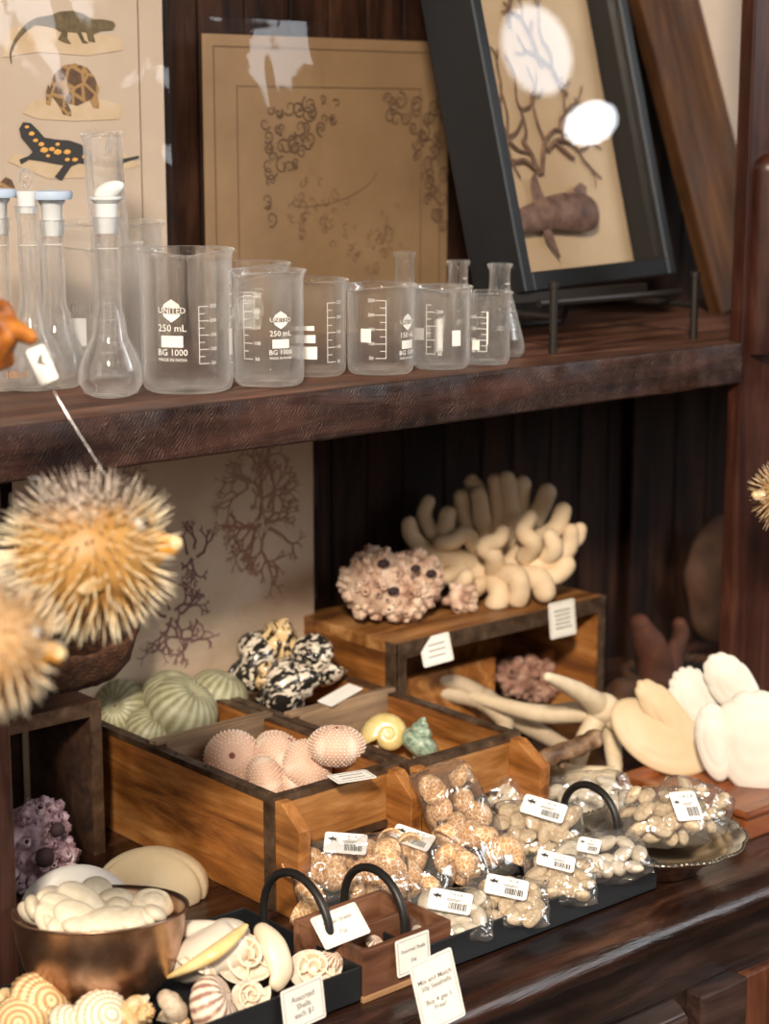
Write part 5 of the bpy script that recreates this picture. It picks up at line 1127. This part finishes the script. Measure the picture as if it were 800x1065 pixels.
M_ringb = ringmat('banded_cockle', (.50, .28, .12), (.78, .58, .34), 1.4); M_ringw = ringmat('pale_banded_cockle', (.62, .46, .30), (.84, .76, .62), 1.5)
mk_cockle('brown banded cockle shell under the left side of the copper bowl', 42, 1040, .028, .0250, (R(40), R(20), R(-10)), M_ringb)
mk_cockle('pale striped cockle shell in front of the bowl foot, centre', 104, 1057, .024, .0230, (R(35), R(-15), R(10)), M_ringw)
mk_cockle('tan cockle shell at the bottom left corner beneath the banded one', 24, 1060, .022, .0210, (R(45), R(20), R(-50)), M_ringb)
mk_cockle('small tan cockle at the bottom edge between the pale cockle and the murex', 72, 1066, .020, .0190, (R(40), R(5), R(30)), M_ringw)
mk_cockle('cream cockle shell by the bowl right side above the striped shell', 205, 1010, .032, .0190, (R(20), R(30), R(40)), M_ringw)
shellthing('snail_shell', 'small orange shell fragment at the bottom edge beside the murex', 'shell', spiral(3, 2.1), M_orange, atz(122, 1064, .018), (R(30), R(20), R(100)), .012)
shellthing('snail_shell', 'small brown speckled shell below the ribbed round shell', 'shell', spiral(3, 2.1), M_snail, atz(190, 1064, .014), (R(60), R(40), R(10)), .012)
shellthing('snail_shell', 'tan shell against the handle at the far left of the left tray', 'shell', spiral(3.2, 2.1), M_orange, atz(8, 1040, .020), (R(60), R(10), R(30)), .016)
mk_cockle('ribbed pinkish cockle shell in the front compartment of the small wooden box', 345, 999, .026, .0115, (R(30), R(10), R(20)), M_stripe)
mk_cockle('pink ribbed shell hidden low in the right compartment of the small wooden box', 388, 982, .022, .0100, (R(25), R(-15), R(70)), M_stripe)

# ------------------------------------------------------------------ bags of shells
snail = spiral(3.4, 2.15, .5, .60, .95).build('snail_shell', M_snail, None, angle=180)
clamm = MB(); clamm.ball((0, 0, 0), 1, 3, (1, .72, .5))
for v in clamm.bm.verts:
    a = math.atan2(v.co.y, v.co.x); v.co.x *= 1+.12*math.cos(a); v.co.y *= 1-.12*math.sin(a)**2; v.co.z *= 1-.25*(abs(v.co.x))
clam = clamm.build('clam_shell', M_clam, None, angle=180)
USED = {'s': 0, 'c': 0, 'w': 0}
clamw = clam.copy(); clamw.data = clam.data.copy(); clamw.data.materials[0] = M_clamw; C.objects.link(clamw)
SRC = {'s': snail, 'c': clam, 'w': clamw}
def label_part(bag, w, h_, loc, rot, i):
    m = cardshape(w, h_, .0005, .0028); lb = m.build('label', M_lab, bag, smooth=False); lb.location = loc; lb.rotation_euler = rot
    m = MB()                                                 # small leaping-animal emblem
    s = w*.14
    pts = [(-1.1, .2), (-.9, .5), (-.5, .45), (-.2, .8), (.1, 1.1), (0, .6), (.5, .5), (.9, .7), (.6, .2), (.8, -.6), (.5, -.1), (0, -.05), (-.3, -.8), (-.25, 0), (-.8, -.3), (-.6, .1)]
    m.prism([(x*s*.8-w*.30, y*s*.8+h_*.12, .0006) for x, y in pts], (0, 0, .0001)); m.build('emblem', M_text, lb, smooth=False)
    m = MB(); x = -w*.02; k = 0; rn = random.Random(i)
    while x < w*.38:
        q = rn.choice((.0004, .0007, .001)); m.box((x, -h_*.36, .0006), (x+q, -h_*.05, .0007)); x += q+rn.choice((.0004, .0007))
    m.build('barcode', M_text, lb, smooth=False)
    text('I X I A', h_*.17, M_text, lb, (w*.12, h_*.32, .0007))
    m = MB(); m.box((-w*.08, h_*.08, .0006), (w*.26, h_*.105, .0007)); m.box((-w*.08, h_*.02, .0006), (w*.20, h_*.045, .0007)); m.build('fine_print', M_textg, lb, smooth=False)
def bag(i, px, py, z, hw, hl, th, yaw, tx, ty, kind, size, grid, label, clabel, lab=None, clamp=None):
    """pillow bag: local x across, y along, z up"""
    p = atz(px, py, z); t = thing('shell_bag', label, 'bag', p, (tx, ty, yaw)); rn = random.Random(i*13+1)
    m = MB(); N = 30; G = {}
    for s in (1, -1):
        for a in range(N+1):
            for b_ in range(N+1):
                u = -1+2*a/N; v = -1+2*b_/N; ed = a in (0, N) or b_ in (0, N)
                if s == -1 and ed: G[s, a, b_] = G[1, a, b_]; continue
                f = (max(0, 1-abs(u)**3.2)*max(0, 1-abs(v)**3.2))**.5
                n1 = abs(noise.noise(Vector((u*2.4+i, v*2.4, s*3)))); n2 = noise.noise(Vector((u*7+i, v*7, s)))
                fl = .0018*math.sin(v*9+i)*(abs(u)**6)+.0018*math.sin(u*8+i)*(abs(v)**6)
                G[s, a, b_] = m.bm.verts.new((u*hw*(1-.05*abs(v)**2+.02*n2), v*hl*(1-.05*abs(u)**2), s*th*f*(1-.55*n1+.16*n2)+fl))
    for s in (1, -1):
        for a in range(N):
            for b_ in range(N): m.bm.faces.new([G[s, a, b_], G[s, a+1, b_], G[s, a+1, b_+1], G[s, a, b_+1]])
    m.build('plastic_film', M_bag, t, angle=180)
    Mx = Matrix.Translation(p) @ Euler((tx, ty, yaw)).to_matrix().to_4x4()
    src = SRC[kind]; gx, gy, gl = grid; cnt = 0
    for a in range(gx):
        for b_ in range(gy):
            for c in range(gl):
                u = (a+.5+rn.uniform(-.2, .2)+(.25 if b_ % 2 else -.25)*(gx > 2))/gx*2-1; v = (b_+.5+rn.uniform(-.2, .2))/gy*2-1
                if clamp and not clamp(u, v): continue
                q = Mx @ Vector((u*hw*.80, v*hl*.80, (c-(gl-1)/2)*th*.9+rn.uniform(-1, 1)*th*.08))
                s = size*rn.uniform(.85, 1.15); rot = (rn.uniform(-.7, .7)+tx, rn.uniform(-.7, .7), rn.uniform(0, 6.28))
                if kind == 's': rot = (rn.uniform(0, 6.28), rn.uniform(0, 6.28), rn.uniform(0, 6.28))
                if not USED[kind]: o = src; o.location = q; o.rotation_euler = rot; o.scale = (s,)*3; tag(o, clabel, 'shell', clabel); USED[kind] = 1
                else: o = dup(src, q, rot, s, clabel, clabel)
                cnt += 1
    if lab: label_part(t, lab[0], lab[1], lab[2], lab[3], i)
    return t
Yw = -YAW
S = 's'
bag(1, 364, 908, .040, .050, .036, .021, Yw+.15, R(32), R(-6), S, .0205, (3, 3, 1), 'leftmost clear bag of netted brown snail shells, behind the iron tray handle', 'netted brown snail shell in the leftmost bag', (.037, .024, (.000, .020, .0155), (R(-8), R(3), R(-14))))
bag(2, 428, 902, .038, .040, .034, .018, Yw-.25, R(30), R(4), S, .0195, (3, 2, 1), 'clear bag of netted brown snails, second from the left in the long tray', 'netted brown snail shell in the second bag from the left', (.038, .020, (-.004, .022, .0125), (R(-5), 0, R(-12))))
bag(3, 482, 856, .066, .030, .062, .020, Yw+.42, R(42), R(-8), S, .0190, (2, 5, 1), 'tall clear bag of netted brown snail shells leaning on the crates with its top upright', 'netted brown snail shell in the tall leaning bag')
bag(4, 468, 952, .030, .036, .028, .012, Yw+.05, R(26), R(0), 'w', .0115, (4, 4, 1), 'flat labelled bag of pale clams at the front left of the long tray', 'pale clam in the front left bag of the long tray', (.036, .023, (.000, .004, .0125), (R(0), R(2), R(-13))))
bag(5, 528, 938, .032, .036, .026, .012, Yw+.05, R(26), R(4), 'c', .0115, (4, 4, 1), 'flat bag of tan clams with a barcode label, second along the tray front', 'tan clam in the second bag along the tray front', (.036, .022, (-.002, .005, .0125), (R(0), R(0), R(-12))))
bag(6, 583, 915, .034, .032, .026, .014, Yw+.1, R(28), R(6), 'c', .0115, (4, 4, 1), 'bag of tan clams third along the tray front, label slipped to the left', 'tan clam in the third bag along the tray front', (.033, .017, (-.006, .008, .0145), (R(4), R(0), R(-14))))
bag(7, 560, 864, .046, .042, .032, .016, Yw-.05, R(30), R(2), 'c', .0130, (5, 4, 1), 'bag of rounded tan clams behind, between the tall bag and right handle', 'rounded tan clam in the back row bag', (.040, .022, (.004, .012, .0165), (R(0), R(2), R(-16))))
bag(8, 628, 893, .038, .040, .028, .018, Yw+.2, R(20), R(-6), 'w', .0125, (5, 3, 1), 'shiny crumpled bag of clams at the right end of the long tray', 'clam in the crumpled bag at the right end of the tray', (.020, .016, (-.014, .000, .0185), (R(10), 0, R(-30))))
bag(9, 612, 828, .040, .044, .026, .020, Yw+.1, R(24), R(-4), 'w', .0135, (4, 3, 1), 'bag of pale grey clams lying behind the right handle', 'pale grey clam in the bag behind the right handle')
bag(12, 520, 822, .050, .034, .022, .014, Yw, R(30), 0, 'w', .0110, (4, 3, 1), 'small crumpled bag of pale shells against the right crate front', 'pale shell in the small bag against the crate')
bag(10, 690, 850, .052, .040, .030, .020, Yw+.1, R(34), R(2), 'c', .0115, (4, 3, 2), 'bag of tan clams with plain white label on the left of the silver dish', 'tan clam in the left bag on the silver dish', (.026, .030, (.016, -.004, .0225), (R(6), R(8), R(10))))
bag(11, 722, 838, .052, .036, .026, .020, Yw-.3, R(20), R(14), 'c', .0120, (3, 2, 2), 'shiny bag of tan clams on the right rim of the silver dish', 'tan clam in the right bag on the silver dish')

# silver dish with scalloped beaded rim
dc = atz(686, 868, .034); t = thing('silver_dish', 'silver plated dish with a scalloped beaded rim under two bags of clams', 'dish', (dc.x, dc.y, 0))
SC = lambda a: 1+.035*abs(math.sin(6*a))
m = MB(); m.lathe([(0, .004), (.030, .0), (.036, .003), (.045, .014), (.060, .024), (.076, .033), (.0775, .035), (.075, .0355), (.058, .027), (.044, .018), (.03, .010), (0, .009)], 120, mod=lambda a, r, z: (r*(SC(a) if r > .055 else 1), z)); m.build('dish_body', M_silver, t, angle=180)
m = MB()
for k in range(96): a = 2*PI*k/96; r = .0768*SC(a); m.ball((r*math.cos(a), r*math.sin(a), .0355), .0021, 1)
m.build('beaded_rim', M_silver, t)
